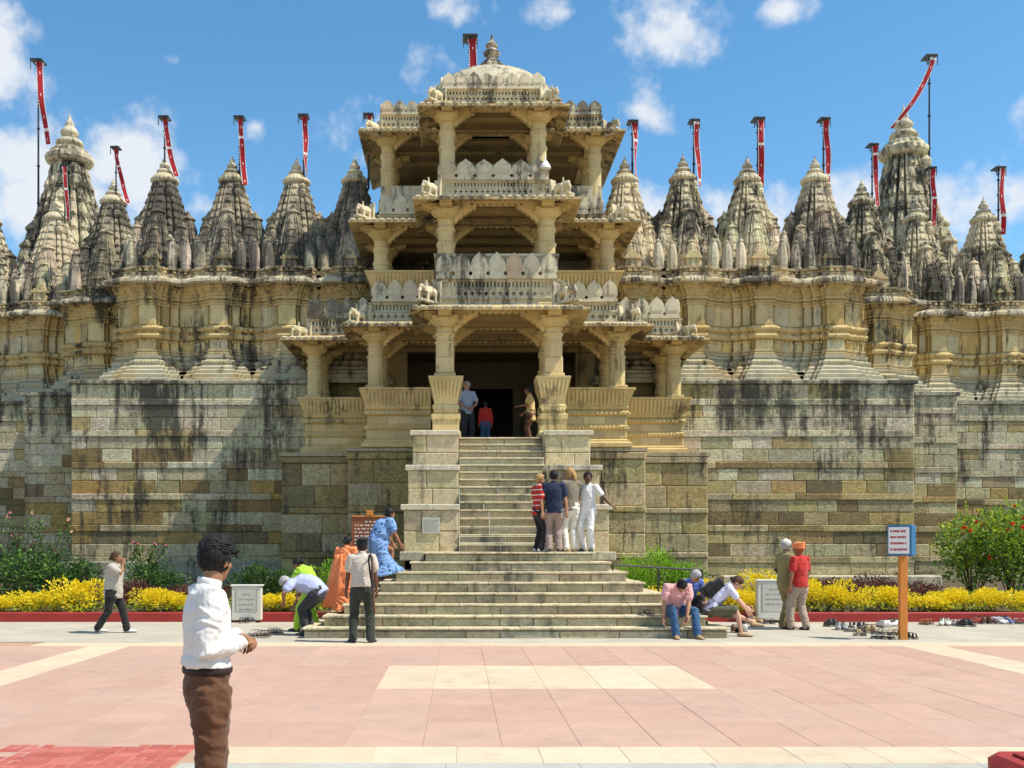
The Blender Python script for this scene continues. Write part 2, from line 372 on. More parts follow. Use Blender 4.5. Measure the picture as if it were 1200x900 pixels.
def courses(z0, z1):
    out = []; z = z0; i = 0
    while z < z1-.05:
        h, p = ((.38, 0), (.36, 0), (.20, .032))[i % 3]
        if z+h > z1-.2: h = z1-z
        out.append((round(h, 3), p)); z += h; i += 1
    return out
LEDGE = 6.42
for s in (-1, 1):
    sd = 'left' if s < 0 else 'right'
    def seg(a, b): return (a, b) if s > 0 else ((-b[0], b[1]), (-a[0], a[1]))
    wl = thing('stone_wall', f'tall coursed stone wall with stained blocks and thin ledges {sd} of the stairs', 'wall', (s*9.2, 30.5, 0))
    cs = courses(.35, LEDGE)
    p = seg((5.5, 30.5), (12.55, 30.5)); block_wall(wl, *p, .35, cs, wall_pal(s), wid=(.6, 1.35))
    p = seg((12.55, 30.67), (12.55, 32.5)); block_wall(wl, *p, .35, cs, wall_pal(s), wid=(.7, 1.15))
    plan = [(5.4, 30.5), (12.55, 30.5), (12.55, 32.6)]; plan = plan if s > 0 else [(-x, y) for x, y in reversed(plan)]
    mb = MB(); sweep(mb, plan, [(-.6, LEDGE), (.06, LEDGE), (.09, LEDGE+.02), (.09, LEDGE+.10), (.05, LEDGE+.13), (-2.2, LEDGE+.14)]); pobj(mb, 'coping', BLOCK, wl, (.42, .41, .34))
    if s > 0:
        mb = MB().bbox(6.7, 13.06, 29.8, 30.44, .3, .74, .03); pobj(mb, 'ledge', STEP, wl, (.55, .53, .45))
    else:
        mb = MB().bbox(-12.75, -5.9, 30.15, 30.44, .3, 1.15, .03); pobj(mb, 'plinth', BLOCK, wl, (.38, .38, .31))
    w2 = thing('stone_wall', f'set-back strip of stone wall beside the {"left" if s < 0 else "right"} end of the tall wall', 'wall', (s*13.7, 32.5, 0))
    cs2 = courses(.35, LEDGE-.05)
    p = seg((12.7, 32.5), (14.8, 32.5)); block_wall(w2, *p, .35, cs2, wall_pal(s), wid=(.6, 1.0))
    p = seg((14.8, 32.67), (14.8, 34.5)); block_wall(w2, *p, .35, cs2, wall_pal(s), wid=(.7, 1.0))
    plan = [(12.5, 32.5), (14.8, 32.5), (14.8, 34.6)]; plan = plan if s > 0 else [(-x, y) for x, y in reversed(plan)]
    mb = MB(); sweep(mb, plan, [(-.6, LEDGE-.05), (.08, LEDGE-.05), (.08, LEDGE+.06), (-2.2, LEDGE+.08)]); pobj(mb, 'coping', BLOCK, w2, (.40, .39, .32))
    w3 = thing('stone_wall', f'farthest stretch of stone wall running out of the {sd} edge of the picture', 'wall', (s*18, 34.5, 0))
    p = seg((14.95, 34.5), (21.2, 34.5)); block_wall(w3, *p, .35, cs2, wall_pal(1), wid=(.6, 1.2))
    plan = [(14.8, 34.5), (21.2, 34.5)]; plan = plan if s > 0 else [(-x, y) for x, y in reversed(plan)]
    mb = MB(); sweep(mb, plan, [(-.6, LEDGE-.05), (.08, LEDGE-.05), (.08, LEDGE+.06), (-2.4, LEDGE+.08)]); pobj(mb, 'coping', BLOCK, w3, (.40, .39, .32))

# ---------------------------------------------------------------- carved upper walls (pilasters, mouldings, cornice) under the spires
SPX = [(4.4, 33.4), (6.3, 33.4), (8.4, 33.4), (10.6, 33.4), (13.15, 36.0), (15.9, 37.9), (18.4, 37.9), (20.8, 37.9)]
def proj(xc, y):
    return [(xc-.86, y), (xc-.86, y-.10), (xc-.60, y-.10), (xc-.60, y-.22), (xc-.36, y-.22), (xc-.36, y-.36), (xc-.27, y-.36), (xc-.27, y-.45), (xc+.27, y-.45), (xc+.27, y-.36), (xc+.36, y-.36), (xc+.36, y-.22), (xc+.60, y-.22), (xc+.60, y-.10), (xc+.86, y-.10), (xc+.86, y)]
for s in (-1, 1):
    sd = 'left' if s < 0 else 'right'
    plan = [(3.0, 32.0)]
    for xc in (4.4, 6.3, 8.4, 10.6): plan += proj(xc, 32.0)
    plan += [(11.65, 32.0), (11.65, 34.6)]+proj(13.1, 34.6)+[(14.3, 34.6), (14.3, 36.5)]
    for xc in (15.9, 18.4, 20.8): plan += proj(xc, 36.5)
    plan += [(22.5, 36.5)]
    if s < 0: plan = [(-x, y) for x, y in reversed(plan)]
    jw = thing('carved_wall', f'ochre carved stone wall with pilasters and scalloped cornice under the {sd} spires', 'wall', (s*11, 32, LEDGE))
    b = LEDGE+.14
    def band(name, prof, col, mat=JANGHA): mb = MB(); sweep(mb, plan, prof); return pobj(mb, name, mat, jw, col)
    band('base_moulding', [(.50, b), (.50, b+.13), (.44, b+.16), (.44, b+.27), (.36, b+.31), (.36, b+.40), (.26, b+.45), (.26, b+.52), (.15, b+.60), (.17, b+.66), (.17, b+.72), (.05, b+.80), (.09, b+.84), (.09, b+.92), (.0, b+.95)], (.40, .385, .30))
    band('wall_face', [(-.02, b+.9), (-.02, 9.7)], (.40, .31, .14))
    band('string_course', [(.0, 7.98), (.09, 8.02), (.11, 8.08), (.09, 8.14), (.03, 8.17), (.03, 8.21), (.10, 8.25), (.125, 8.31), (.10, 8.37), (.0, 8.42)], (.55, .43, .22))
    band('capital_moulding', [(.0, 9.2), (.06, 9.23), (.06, 9.29), (.02, 9.32), (.04, 9.40), (.10, 9.45), (.10, 9.52), (.15, 9.56), (.15, 9.64), (.2, 9.68)], (.53, .42, .22))
    band('fillet', [(.0, 7.50), (.045, 7.52), (.045, 7.56), (.015, 7.575), (.015, 7.60), (.045, 7.615), (.045, 7.65), (.0, 7.67)], (.50, .42, .26)); band('fillet', [(.0, 9.02), (.04, 9.035), (.04, 9.075), (.012, 9.085), (.012, 9.11), (.05, 9.125), (.05, 9.165), (.0, 9.18)], (.53, .42, .22))
    band('cornice', [(.1, 9.66), (.40, 9.62), (.455, 9.66), (.44, 9.74), (.32, 9.84), (.14, 9.90), (.10, 9.92)], (.44, .40, .31))
    band('parapet', [(.16, 9.9), (.16, 10.0), (.08, 10.03), (.08, 10.11), (.16, 10.14), (.16, 10.20), (.05, 10.22), (-1.6, 10.24)], (.44, .37, .25), SPIRE)
    mbr = MB()
    for i in range(len(plan)-1):
        a = Vector((*plan[i], 0)); c = Vector((*plan[i+1], 0)); d = c-a; ln = d.length; d.normalize(); n = Vector((d.y, -d.x, 0)); ang = math.atan2(d.y, d.x)
        k = int(ln/.09)
        for j in range(k):
            q = a+d*(ln*(j+.5)/k); mbr.add([q+n*o+d*e+Vector((0, 0, z)) for o, z in ((.41, 9.60), (.48, 9.67), (.455, 9.755), (.32, 9.86)) for e in (-.03, .03)], [(0, 2, 3, 1), (2, 4, 5, 3), (4, 6, 7, 5)])
        if ln < .2: continue
        k = max(1, round(ln/.55)); wq = ln/k
        for j in range(k):
            for z0, z1 in ((b+.96, 7.97), (8.43, 9.19)):
                q = a+d*(wq*(j+.5)); q.z = (z0+z1)/2; q -= n*.0
                cc = random.choice([OCH, CREAM, CREAM, (.50, .43, .26), (.52, .47, .33)])
                if random.random() < .04: cc = (.34, .26, .12)
                inst('wall_panel', blockmesh(wq-.014, z1-z0-.012, .012, .012, .05, JANGHA, .004, random.randrange(2)), jw, q, (0, 0, ang), 1, jit(cc, .08))
    pobj(mbr, 'cornice_ribs', JANGHA, jw, (.48, .45, .36), kind='stuff')
    rb = MB(); relief_row(rb, plan, .0, b+.955, b+1.03, .13, .03); relief_row(rb, plan, .11, 9.455, 9.515, .10, .03, 'dentil'); relief_row(rb, plan, .03, 9.33, 9.40, .15, .035, 'pendant'); relief_row(rb, plan, .17, b+.665, b+.715, .10, .025, 'dentil'); relief_row(rb, plan, .015, 7.87, 7.97, .13, .035, 'pendant'); relief_row(rb, plan, .16, 10.03, 10.13, .14, .03)
    pobj(rb, 'carved_band', JANGHA, jw, (.55, .45, .25), kind='stuff')
    # little kuta towers in a row along the parapet
    rr = MB(); kr = [[(.165, 0), (.165, .10), (.14, .11), (.152, .16), (.150, .38), (.128, .60), (.096, .77), (.055, .86), (.068, .88), (.062, .92), (.02, .95), (.0, 1.0)]]
    rr.lathe([(r*1.2, z) for r, z in kr[0]], 8, rot=math.pi/8); tm = rr.mesh('parapet_turret', SPIRE)
    def trow(x0, x1, y):
        n = max(1, round((x1-x0)/.44))
        for i in range(n):
            x = x0+(x1-x0)*(i+.5)/n
            if any(abs(x-q) < .50 and abs(y+1-w) < 1.6 for q, w in SPX): continue
            inst('parapet_turret', tm, jw, (s*(x+.2), y+.42, 10.26), (0, 0, 0), (1.1, 1.1, random.uniform(1.2, 1.5)), jit((.44, .40, .31), .15))
            inst('parapet_turret', tm, jw, (s*x, y, 10.22), (0, 0, 0), (1, 1, random.uniform(1.0, 1.12)), jit((.46, .42, .34), .15))
    trow(3.3, 11.5, 32.12); trow(11.7, 14.2, 34.7); trow(14.4, 22.0, 36.6)
    roof = MB().box(min(s*2, s*11.4), max(s*2, s*11.4), 33.5, 36, 10, 11.05).box(min(s*11.41, s*14.1), max(s*11.41, s*14.1), 36.2, 39, 10, 11.0).box(min(s*14.11, s*23), max(s*14.11, s*23), 38.2, 41, 10, 10.95)
    pobj(roof, 'roof_block', SPIRE, jw, (.40, .36, .29))
    roof = MB(); sweep(roof, [(q[0], q[1]) for q in ([(2, 33.5), (11.4, 33.5), (11.4, 36.2), (14.1, 36.2), (14.1, 38.2), (23, 38.2)] if s > 0 else [(-23, 38.2), (-14.1, 38.2), (-14.1, 36.2), (-11.4, 36.2), (-11.4, 33.5), (-2, 33.5)])], [(0, 10.75), (.12, 10.8), (.12, 10.95), (.05, 11.0), (.05, 11.12), (-.4, 11.16)])
    pobj(roof, 'roof_coping', SPIRE, jw, (.36, .33, .27))
    for o in jw.children:
        if o.name.split('.')[0] == 'parapet_turret' and (s < 0 or random.random() < .45): o.material_slots[0].link = 'OBJECT'; o.material_slots[0].material = SPIRED

# ---------------------------------------------------------------- spires
def ring_plan(h, out=1.0):
    a = [(-.80, -.80), (-.62, -.80), (-.62, -.70), (-.555, -.70), (-.555, -.915), (-.375, -.915), (-.375, -.80), (-.315, -.80), (-.315, -1.0)]
    a += [(-x, y) for x, y in reversed(a)][:-1]+[(.62, -.80)]
    a = a[:9]+[(-x, y) for x, y in reversed(a[1:9])]
    pts = []
    for k in range(4):
        c, s_ = [(1, 0), (0, 1), (-1, 0), (0, -1)][k]
        pts += [(x*c-y*s_, x*s_+y*c) for x, y in a]
    return [(x*h, y*h) for x, y in pts]
def curve(t): return 1-.66*t**1.45
def tower(h0, H, lev, slot=True):
    rings = []
    for i in range(lev):
        t0 = i/lev; t1 = (i+.86)/lev
        for t, k in ((t0, 1.0), (t1, 1.0), (t1+.002, .975), ((i+.998)/lev, .975)):
            rings.append([(x, y, t*H) for x, y in ring_plan(h0*curve(t)*k)])
    mb = MB().loft(rings)
    for i in range(lev):                                   # carved horseshoe arches and studs on every storey
        for q in range(4):
            rm = Matrix.Rotation(q*math.pi/2, 4, 'Z')
            for u, o_, w_ in ((0, 1.0, .20), (-.465, .915, .07), (.465, .915, .07), (-.71, .80, .06), (.71, .80, .06)):
                t = (i+.12)/lev; t2 = (i+.80)/lev; s1 = h0*curve(t); s2 = h0*curve(t2); z1, z2 = t*H, t2*H; zm = (z1+z2)/2; sm = (s1+s2)/2
                P = lambda x, o, z, sc: rm @ Vector((x*sc, -o*sc, z))
                vs = [P(u-w_, o_, z1, s1), P(u+w_, o_, z1, s1), P(u+w_, o_, zm, sm), P(u, o_, z2, s2), P(u-w_, o_, zm, sm)]
                vs += [P(u-w_*.7, o_+.07, z1+.02*H/lev, s1), P(u+w_*.7, o_+.07, z1+.02*H/lev, s1), P(u+w_*.7, o_+.07, zm, sm), P(u, o_+.06, z2-.1*H/lev, s2), P(u-w_*.7, o_+.07, zm, sm)]
                mb.add(vs, [(5, 6, 7, 8, 9)]+[(x, (x+1) % 5, 5+(x+1) % 5, 5+x) for x in range(5)])
    return mb
def amalaka(r):
    return MB().lathe([(r*.78, 0), (r*.96, .05*r), (r*1.06, .2*r), (r*1.04, .36*r), (r*.92, .46*r), (r*.88, .50*r), (r*.84, .60*r), (r*.68, .74*r), (r*.52, .80*r), (r*.55, .88*r), (r*.46, .97*r), (r*.25, 1.02*r)], 44, mod=lambda j: 1.0 if j % 2 else .955)
def kalasha(r):
    return MB().lathe([(r*.62, 0), (r*.64, .12*r), (r*.56, .24*r), (r*.30, .34*r), (r*.24, .42*r), (r*.40, .50*r), (r*.42, .64*r), (r*.30, .82*r), (r*.18, .92*r), (r*.22, 1.0*r), (r*.17, 1.12*r), (r*.07, 1.3*r), (r*.02, 1.5*r), (0, 1.55*r)], 14)
CORE = tower(.80, 2.9, 11).mesh('spire_core', SPIRE)
def turret_mb(lev=5):
    t = tower(.30, 1.25, lev); t.join(amalaka(.125), Matrix.Translation((0, 0, 1.25))); t.join(kalasha(.085), Matrix.Translation((0, 0, 1.37))); return t
TUR = turret_mb().mesh('spire_turret', SPIRE)
AMA = amalaka(.40).mesh('amalaka', CAPM); KAL = kalasha(.38).mesh('finial', CAPM, True)
nm = MB(); nm.box(-.30, .30, -.16, .3, 0, .10).box(-.27, -.15, -.12, .3, .1, .5).box(.15, .27, -.12, .3, .1, .5).box(-.15, .15, .04, .3, .1, .5).box(-.34, .34, -.2, .3, .5, .57)
nm.box(-.26, .26, -.14, .3, .57, .66).box(-.18, .18, -.08, .3, .66, .78).box(-.09, .09, -.04, .3, .78, .9)
NICHE = nm.mesh('niche', SPIRE)
bm_ = MB(); sweep(bm_, ring_plan(1.0), [(.06, 0), (.06, .12), (.0, .15), (.0, .22), (.08, .26), (.08, .36), (-.06, .40), (-.06, .62), (.04, .66), (.06, .74), (-.1, .80), (-.5, .82)], closed=True)
SBASE = bm_.mesh('spire_base', SPIRE)
def spire(x, y, z, k, label, col, group, big=False, rz=0, dark=False):
    root = thing('spire', label, 'spire', (x, y, z), group)
    kx = k*(1.0 if big else 1.26); T = lambda a, b, c: (x+a*kx, y+b*kx, z+c*k); SC3 = (kx, kx, k)
    c1 = lambda a=.1: jit(col, a)
    inst('spire_base', SBASE, root, T(0, 0, 0), (0, 0, 0), (k*1.1, k*1.1, k), c1())
    inst('spire_core', CORE, root, T(0, 0, .5), (0, 0, rz), SC3, c1(.04))
    am = inst('amalaka', AMA, root, T(0, 0, 3.36), (0, 0, 0), (k*(1 if big else 1.08), k*(1 if big else 1.08), k), jit((.53, .465, .32), .06))
    inst('finial', KAL, am, T(0, 0, 3.68), (0, 0, 0), 1, jit((.55, .49, .36), .05)).location = (0, 0, .36)
    tl = []
    for q in range(4):
        a = q*math.pi/2; ca, sa = math.cos(a), math.sin(a)
        rot = lambda px_, py_: (px_*ca-py_*sa, px_*sa+py_*ca)
        # half-spires leaning on each face, three deep, and flanking ones
        for (u, v, zz, sc) in ((0, -.60, .34, 1.46), (0, -.80, .34, .98), (0, -.98, .30, .64), (-.54, -.54, .40, 1.05), (-.68, -.68, .36, .66), (-.36, -.74, .4, .66), (.36, -.74, .4, .66)):
            if a == math.pi and not big: continue
            p = rot(u, v); tl.append((p[0], p[1], zz, sc))
    for a_, b_, c_, sc in tl: inst('spire_turret', TUR, root, T(a_, b_, c_), (0, 0, 0), (kx*sc, kx*sc, k*sc), c1(.16))
    inst('niche', NICHE, root, (x, y-1.36*k, z+.12*k), (0, 0, 0), (k*.8, k*.8, k*.86), jit((.54, .46, .28), .08))
    # mast bracket on the shoulder, bearing the flag pole
    br = MB().lathe([(.05, 0), (.11, .10), (.12, .2), (.07, .26), (.09, .3), (.1, .38), (.04, .46)], 10)
    br.xf(Matrix.Translation(T(.22, -.36, 2.82)) @ Matrix.Scale(k, 4)); pobj(br, 'pole_socket', SPIRE, root, c1())
    if dark:
        for o in root.children:
            if o.type == 'MESH' and o.data.materials[0] == SPIRE and o.name.split('.')[0] != 'amalaka': o.material_slots[0].link = 'OBJECT'; o.material_slots[0].material = SPIRED
    return root
DK = (.38, .335, .26); MD = (.50, .445, .34); LT = (.58, .515, .375)
ordl = ['nearest the tall porch on its left', 'second left of the porch, behind its eaves', 'third left of the porch', 'fourth left of the porch']
lab = {-4.4: 'grey weathered stone spire half hidden behind the left eaves of the porch', -6.3: 'dark streaked stone spire next left of the half hidden one beside the porch',
 -8.4: 'black stained stone spire in the middle of the dark left-hand row', -10.6: 'broad stained stone spire at the outer end of the front left row',
 4.4: 'pale stone spire half hidden behind the right eaves of the porch', 6.3: 'beige stone spire next right of the half hidden one beside the porch',
 8.4: 'beige stone spire in the middle of the front right row', 10.6: 'tall stained stone spire at the outer end of the front right row',
 -13.15: 'blackened stone spire on the set-back corner left of the front row', 13.15: 'smooth pale spire on the set-back corner right of the front row',
 -15.9: 'slim stone spire directly in front of the big left tower', -18.4: 'stone spire cut by the left edge of the photo', 15.9: 'black streaked stone spire in front of the big right tower', 18.4: 'stone spire farthest right, beneath the outermost red banner', -20.8: 'stone spire outside the left end of the row', 20.8: 'stone spire at the extreme right edge'}
for s in (-1, 1):
    for i, (x, y) in enumerate(SPX):
        if s < 0 and i == 7: continue
        col = (DK if i < 5 else MD) if s < 0 else (LT if i != 3 else MD)
        kk = 1.0 if i < 4 else 1.04
        spire(s*x, y, 10.02, kk*(1+random.uniform(-.015, .015)), lab[s*x], col, 'spires along the roofline', dark=(s < 0 and i < 5) or (s > 0 and i == 3))
spire(-18.3, 45.5, 10.2, 2.46, 'huge cream coloured spire towering at the far left', (.53, .48, .36), 'big rear spires', True)
spire(18.75, 45.5, 10.2, 2.55, 'huge grey stained spire towering at the far right', (.47, .42, .31), 'big rear spires', True)
# ---------------------------------------------------------------- entrance porch: three storeys of pillars, eaves and parapets
porch = thing('temple_porch', 'three-storey stone entrance porch with pillars, eaves and a shallow dome above the stairs', 'porch', (0, 25.6, 0))
WARM = (.56, .44, .22); WARM2 = (.50, .385, .18); PALEC = (.60, .57, .48)
# column meshes (origin at the foot, total height 1.65 for the side ones)
def column(h, r, square=True):
    mb = MB(); hs = h-.0
    mb.bbox(-r*1.25, r*1.25, -r*1.25, r*1.25, 0, .10, .02)
    if square: mb.bbox(-r*1.05, r*1.05, -r*1.05, r*1.05, .10, hs*.42, .025)
    else: mb.lathe([(r*1.1, .10), (r*1.1, hs*.42)], 8, rot=math.pi/8)
    mb.lathe([(r*1.08, hs*.42), (r*1.08, hs*.70), (r*1.2, hs*.71), (r*1.2, hs*.745), (r*1.0, hs*.76), (r*1.0, hs*.86), (r*1.15, hs*.88), (r*1.15, hs*.92), (r*.98, hs*.94), (r*.98, hs)], 16)
    return mb
def capital(r):
    mb = MB(); mb.lathe([(r*1.0, 0), (r*1.15, .03), (r*1.0, .06), (r*1.35, .12), (r*1.75, .19), (r*1.85, .22), (r*1.85, .26)], 16)
    mb.bbox(-r*1.5, r*1.5, -r*1.5, r*1.5, .26, .33, .012); return mb
def bracket(a, h, t):          # one scroll arm along +X
    pts = [(0, h), (a, h), (a, h*.78), (a*.93, h*.66), (a*.80, h*.62), (a*.74, h*.5), (a*.62, h*.44), (a*.50, h*.40), (a*.42, h*.24), (a*.26, h*.17), (a*.12, h*.12), (0, 0)]
    return MB().extr(pts, -t, t)
def strut(a, h, t):            # long scalloped bracket between column and lintel
    pts = [(0, h), (a, h), (a, h*.90), (a*.90, h*.83), (a*.80, h*.81), (a*.72, h*.70), (a*.60, h*.67), (a*.52, h*.55), (a*.40, h*.51), (a*.33, h*.38), (a*.2, h*.33), (a*.16, h*.2), (a*.03, h*.13), (0, 0)]
    return MB().extr(pts, -t, t)
_cm = {}
def place_column(x, y, z0, z1, r, square, st=None):
    k = (round(z1-z0, 2), r, square)
    if k not in _cm:
        hc = z1-z0-.46
        _cm[k] = (column(hc, r, square).mesh('column', CARVED), capital(r).mesh('capital', CARVED), bracket(r*3.1, .30, r*.75).mesh('bracket', CARVED), strut(r*2.8, .54, r*.42).mesh('strut', CARVED), hc)
    c_, cp, br, stt, hc = _cm[k]
    o = inst('column', c_, porch, (x, y, z0), (0, 0, 0), 1, jit((.57, .475, .27), .06))
    inst('capital', cp, o, (x, y, z0+hc), (0, 0, 0), 1, jit((.55, .44, .22), .06))
    for a in range(4):
        inst('bracket', br, o, (x, y, z0+hc+.16), (0, 0, a*math.pi/2), 1, jit((.54, .425, .205), .06))
    for a in (st or ()):
        inst('strut', stt, o, (x+r*math.cos(a), y+r*math.sin(a), z1-.58), (0, 0, a), 1, jit(WARM, .06))
PI = math.pi
LV = [ # floor z, column foot, lintel z, eave z, bays (half width of columns, front y, is centre)
    dict(fl=4.24, foot=5.80, lin=7.46, ev=7.33, bays=[(1.35, 25.6), (3.24, 27.5), (5.13, 29.3)], back=31.6),
    dict(fl=7.85, foot=8.0, lin=10.77, ev=10.64, bays=[(1.35, 27.5), (3.24, 29.4)], back=33.6),
    dict(fl=11.3, foot=11.5, lin=14.50, ev=14.27, bays=[(1.35, 30.3), (3.24, 32.1)], back=36.5)]
for li, lv in enumerate(LV):
    prev = None; rc = .20
    for bi, (hw, yf) in enumerate(lv['bays']):
        ov = .66; cw = hw+.16
        yb = lv['bays'][bi+1][1]+.4 if bi+1 < len(lv['bays']) else lv['back']
        for s in (-1, 1):
            foot = lv['foot']
            place_column(s*hw, yf, foot, lv['lin'], rc if bi else .215, bi == 0, st=[PI if s > 0 else 0, PI/2] if bi == 0 else ([PI if s > 0 else 0] if bi == 1 else None))
            if bi+1 < len(lv['bays']):
                place_column(s*hw, lv['bays'][bi+1][1], lv['fl'], lv['lin'], .20, True, st=[PI if s > 0 else 0])
            if bi == 1: place_column(s*hw, yf+1.9, lv['fl'], lv['lin'], .20, True)
            if bi == 2: place_column(s*hw, yf+1.6, lv['fl'], lv['lin'], .20, True)
        # lintel ring
        z = lv['lin']
        ln = MB(); sweep(ln, [(-cw, yb), (-cw, yf-.16), (cw, yf-.16), (cw, yb)], [(-.32, z), (-.02, z), (.0, z+.02), (.0, z+.06), (-.03, z+.07), (-.03, z+.10), (.04, z+.11), (-.32, z+.11)])
        lo = pobj(ln, 'lintel', CARVED, porch, jit(WARM, .05)); rr_ = MB(); relief_row(rr_, [(-cw, yb), (-cw, yf-.16), (cw, yf-.16), (cw, yb)], .0, z+.022, z+.058, .09, .025, 'dentil'); relief_row(rr_, [(-cw, yb), (-cw, yf-.13), (cw, yf-.13), (cw, yb)], .0, z-.09, z-.002, .16, .03, 'pendant'); pobj(rr_, 'carved_band', CARVED, lo, (.58, .46, .24), kind='stuff')
        # sloping eave
        e = lv['ev']; pc = lv['bays'][bi-1][0]+.16 if bi else 0
        for pl in ([[(-cw, yb), (-cw, yf-.16), (cw, yf-.16), (cw, yb)]] if not bi else [[(-cw, yb), (-cw, yf-.16), (-pc-.02, yf-.16)], [(pc+.02, yf-.16), (cw, yf-.16), (cw, yb)]]):
            ev = MB(); sweep(ev, pl, [(-.2, z+.116), (.0, z+.114), (ov, e-.005), (ov+.03, e), (ov+.03, e+.055), (ov, e+.07), (ov-.04, e+.075), (.15, e+.24), (-.2, e+.265)])
            pobj(ev, 'eave', PALE, porch, (.50, .40, .22) if bi == 0 else (.47, .375, .21))
        nb = MB()                                        # rounded tile ends along the eave edge
        for k in range(int((2*(cw+ov))/.2)):
            xx = -(cw+ov)+.1+.2*k
            if abs(xx) > pc+.1: nb.bbox(xx-.075, xx+.075, yf-.16-ov-.05, yf-.16-ov+.25, e+.05, e+.11, .02)
        pobj(nb, 'eave_edge', PALE, porch, (.60, .555, .44), kind='stuff')
        sl_ = MB().box(-cw+.02, cw-.02, yf-.1, yb, z+.112, e+.26); pobj(sl_, 'ceiling', CARVED, porch, (.21, .16, .08))  # ceiling stone coloured darker, shade of the storey painted in
        # beams across the ceiling, their colour darkened to stand for the shade inside
        for q in range(3):
            if yf+.6+q*.9 < yb-.2:
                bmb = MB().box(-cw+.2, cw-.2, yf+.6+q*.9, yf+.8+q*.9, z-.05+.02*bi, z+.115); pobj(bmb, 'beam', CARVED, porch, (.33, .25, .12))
# floors and dark rooms behind; interior shade put into the back wall colour
fl = MB()
for a, b, y0, y1 in ((-2.05, 2.05, 25.45, 27.4), (-3.9, 3.9, 27.4, 29.0), (-5.9, 5.9, 29.0, 33)): fl.box(a, b, y0, y1, 4.0, 4.24)
pobj(fl, 'porch_floor', STEP, porch, (.40, .37, .29))
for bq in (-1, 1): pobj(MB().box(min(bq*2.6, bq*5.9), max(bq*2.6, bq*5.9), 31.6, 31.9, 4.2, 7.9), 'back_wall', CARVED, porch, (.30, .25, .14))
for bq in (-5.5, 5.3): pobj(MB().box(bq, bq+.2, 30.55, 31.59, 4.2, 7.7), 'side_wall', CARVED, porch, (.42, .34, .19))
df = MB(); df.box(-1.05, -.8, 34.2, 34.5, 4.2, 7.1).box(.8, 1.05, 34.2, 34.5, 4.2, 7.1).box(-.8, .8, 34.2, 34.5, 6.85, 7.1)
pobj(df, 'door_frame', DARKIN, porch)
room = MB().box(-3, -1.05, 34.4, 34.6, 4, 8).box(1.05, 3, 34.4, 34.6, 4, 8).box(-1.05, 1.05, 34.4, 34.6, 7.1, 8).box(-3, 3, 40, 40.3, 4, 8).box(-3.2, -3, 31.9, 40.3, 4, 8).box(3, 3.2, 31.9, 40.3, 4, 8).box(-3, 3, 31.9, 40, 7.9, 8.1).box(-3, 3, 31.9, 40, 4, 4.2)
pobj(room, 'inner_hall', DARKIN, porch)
for s in (-1, 1):
    for j, xx in enumerate((3.6, 4.5, 5.4)):
        for k in range(3): inst('wall_panel', blockmesh(.86, .8, .02, .015, .05, JANGHA, .004, j % 2), porch, (s*(xx), 31.6, 5.0+.83*k), (0, 0, 0), 1, jit((.27, .22, .12), .15))  # back wall panels, recess shade painted into their dark tone
up = MB()
for lv in LV[1:]:
    z0, z1, yb = lv['fl'], lv['lin']+.4, lv['back']
    up.box(-3.5, 3.5, yb, yb+.3, z0, z1).box(-3.5, 3.5, lv['bays'][1][1]-.3, yb, z0-.2, z0)
    up.box(-1.6, 1.6, lv['bays'][0][1]-.3, lv['bays'][1][1], z0-.2, z0)
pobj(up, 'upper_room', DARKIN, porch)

# flared lotus pedestals beside the stair head
for s in (-1, 1):
    a, b = (.93, 1.72); x0, x1 = (a, b) if s > 0 else (-b, -a); xc = (x0+x1)/2; y0, y1 = 25.2, 26.0
    def sq(h, z, k=.36): return [(xc-h, 25.6-k, z), (xc+h, 25.6-k, z), (xc+h, 25.6+k, z), (xc-h, 25.6+k, z)]
    mb = MB(); mb.loft([sq(h, z, h) for h, z in ((.37, 4.2), (.37, 4.42), (.33, 4.46), (.33, 4.72), (.36, 4.75), (.36, 4.86), (.30, 4.90), (.30, 4.98), (.33, 5.0), (.33, 5.08), (.29, 5.12), (.30, 5.22), (.42, 5.74), (.43, 5.76), (.43, 5.80))])
    pe = pobj(mb, 'pedestal', CARVED, porch, jit((.58, .47, .24), .03))
    fr = MB()
    for q in range(4):
        rm = Matrix.Translation((xc, 25.6, 0)) @ Matrix.Rotation(q*PI/2, 4, 'Z')
        for k in range(8):
            u = -1+2*(k+.5)/8
            fr.add([rm @ Vector((u*w+e, -w-o, z)) for w, z, o in ((.30, 5.24, .005), (.36, 5.50, .035), (.415, 5.72, .012)) for e in (-.028, .028)], [(0, 1, 3, 2), (2, 3, 5, 4)])
            fr.add([rm @ Vector((u*.30+e, -.335-o, z)) for z, o in ((4.92, 0), (4.97, .02), (5.04, 0)) for e in (-.03, .03)], [(0, 1, 3, 2), (2, 3, 5, 4)])
    pobj(fr, 'petals', CARVED, pe, (.60, .49, .26), kind='stuff')
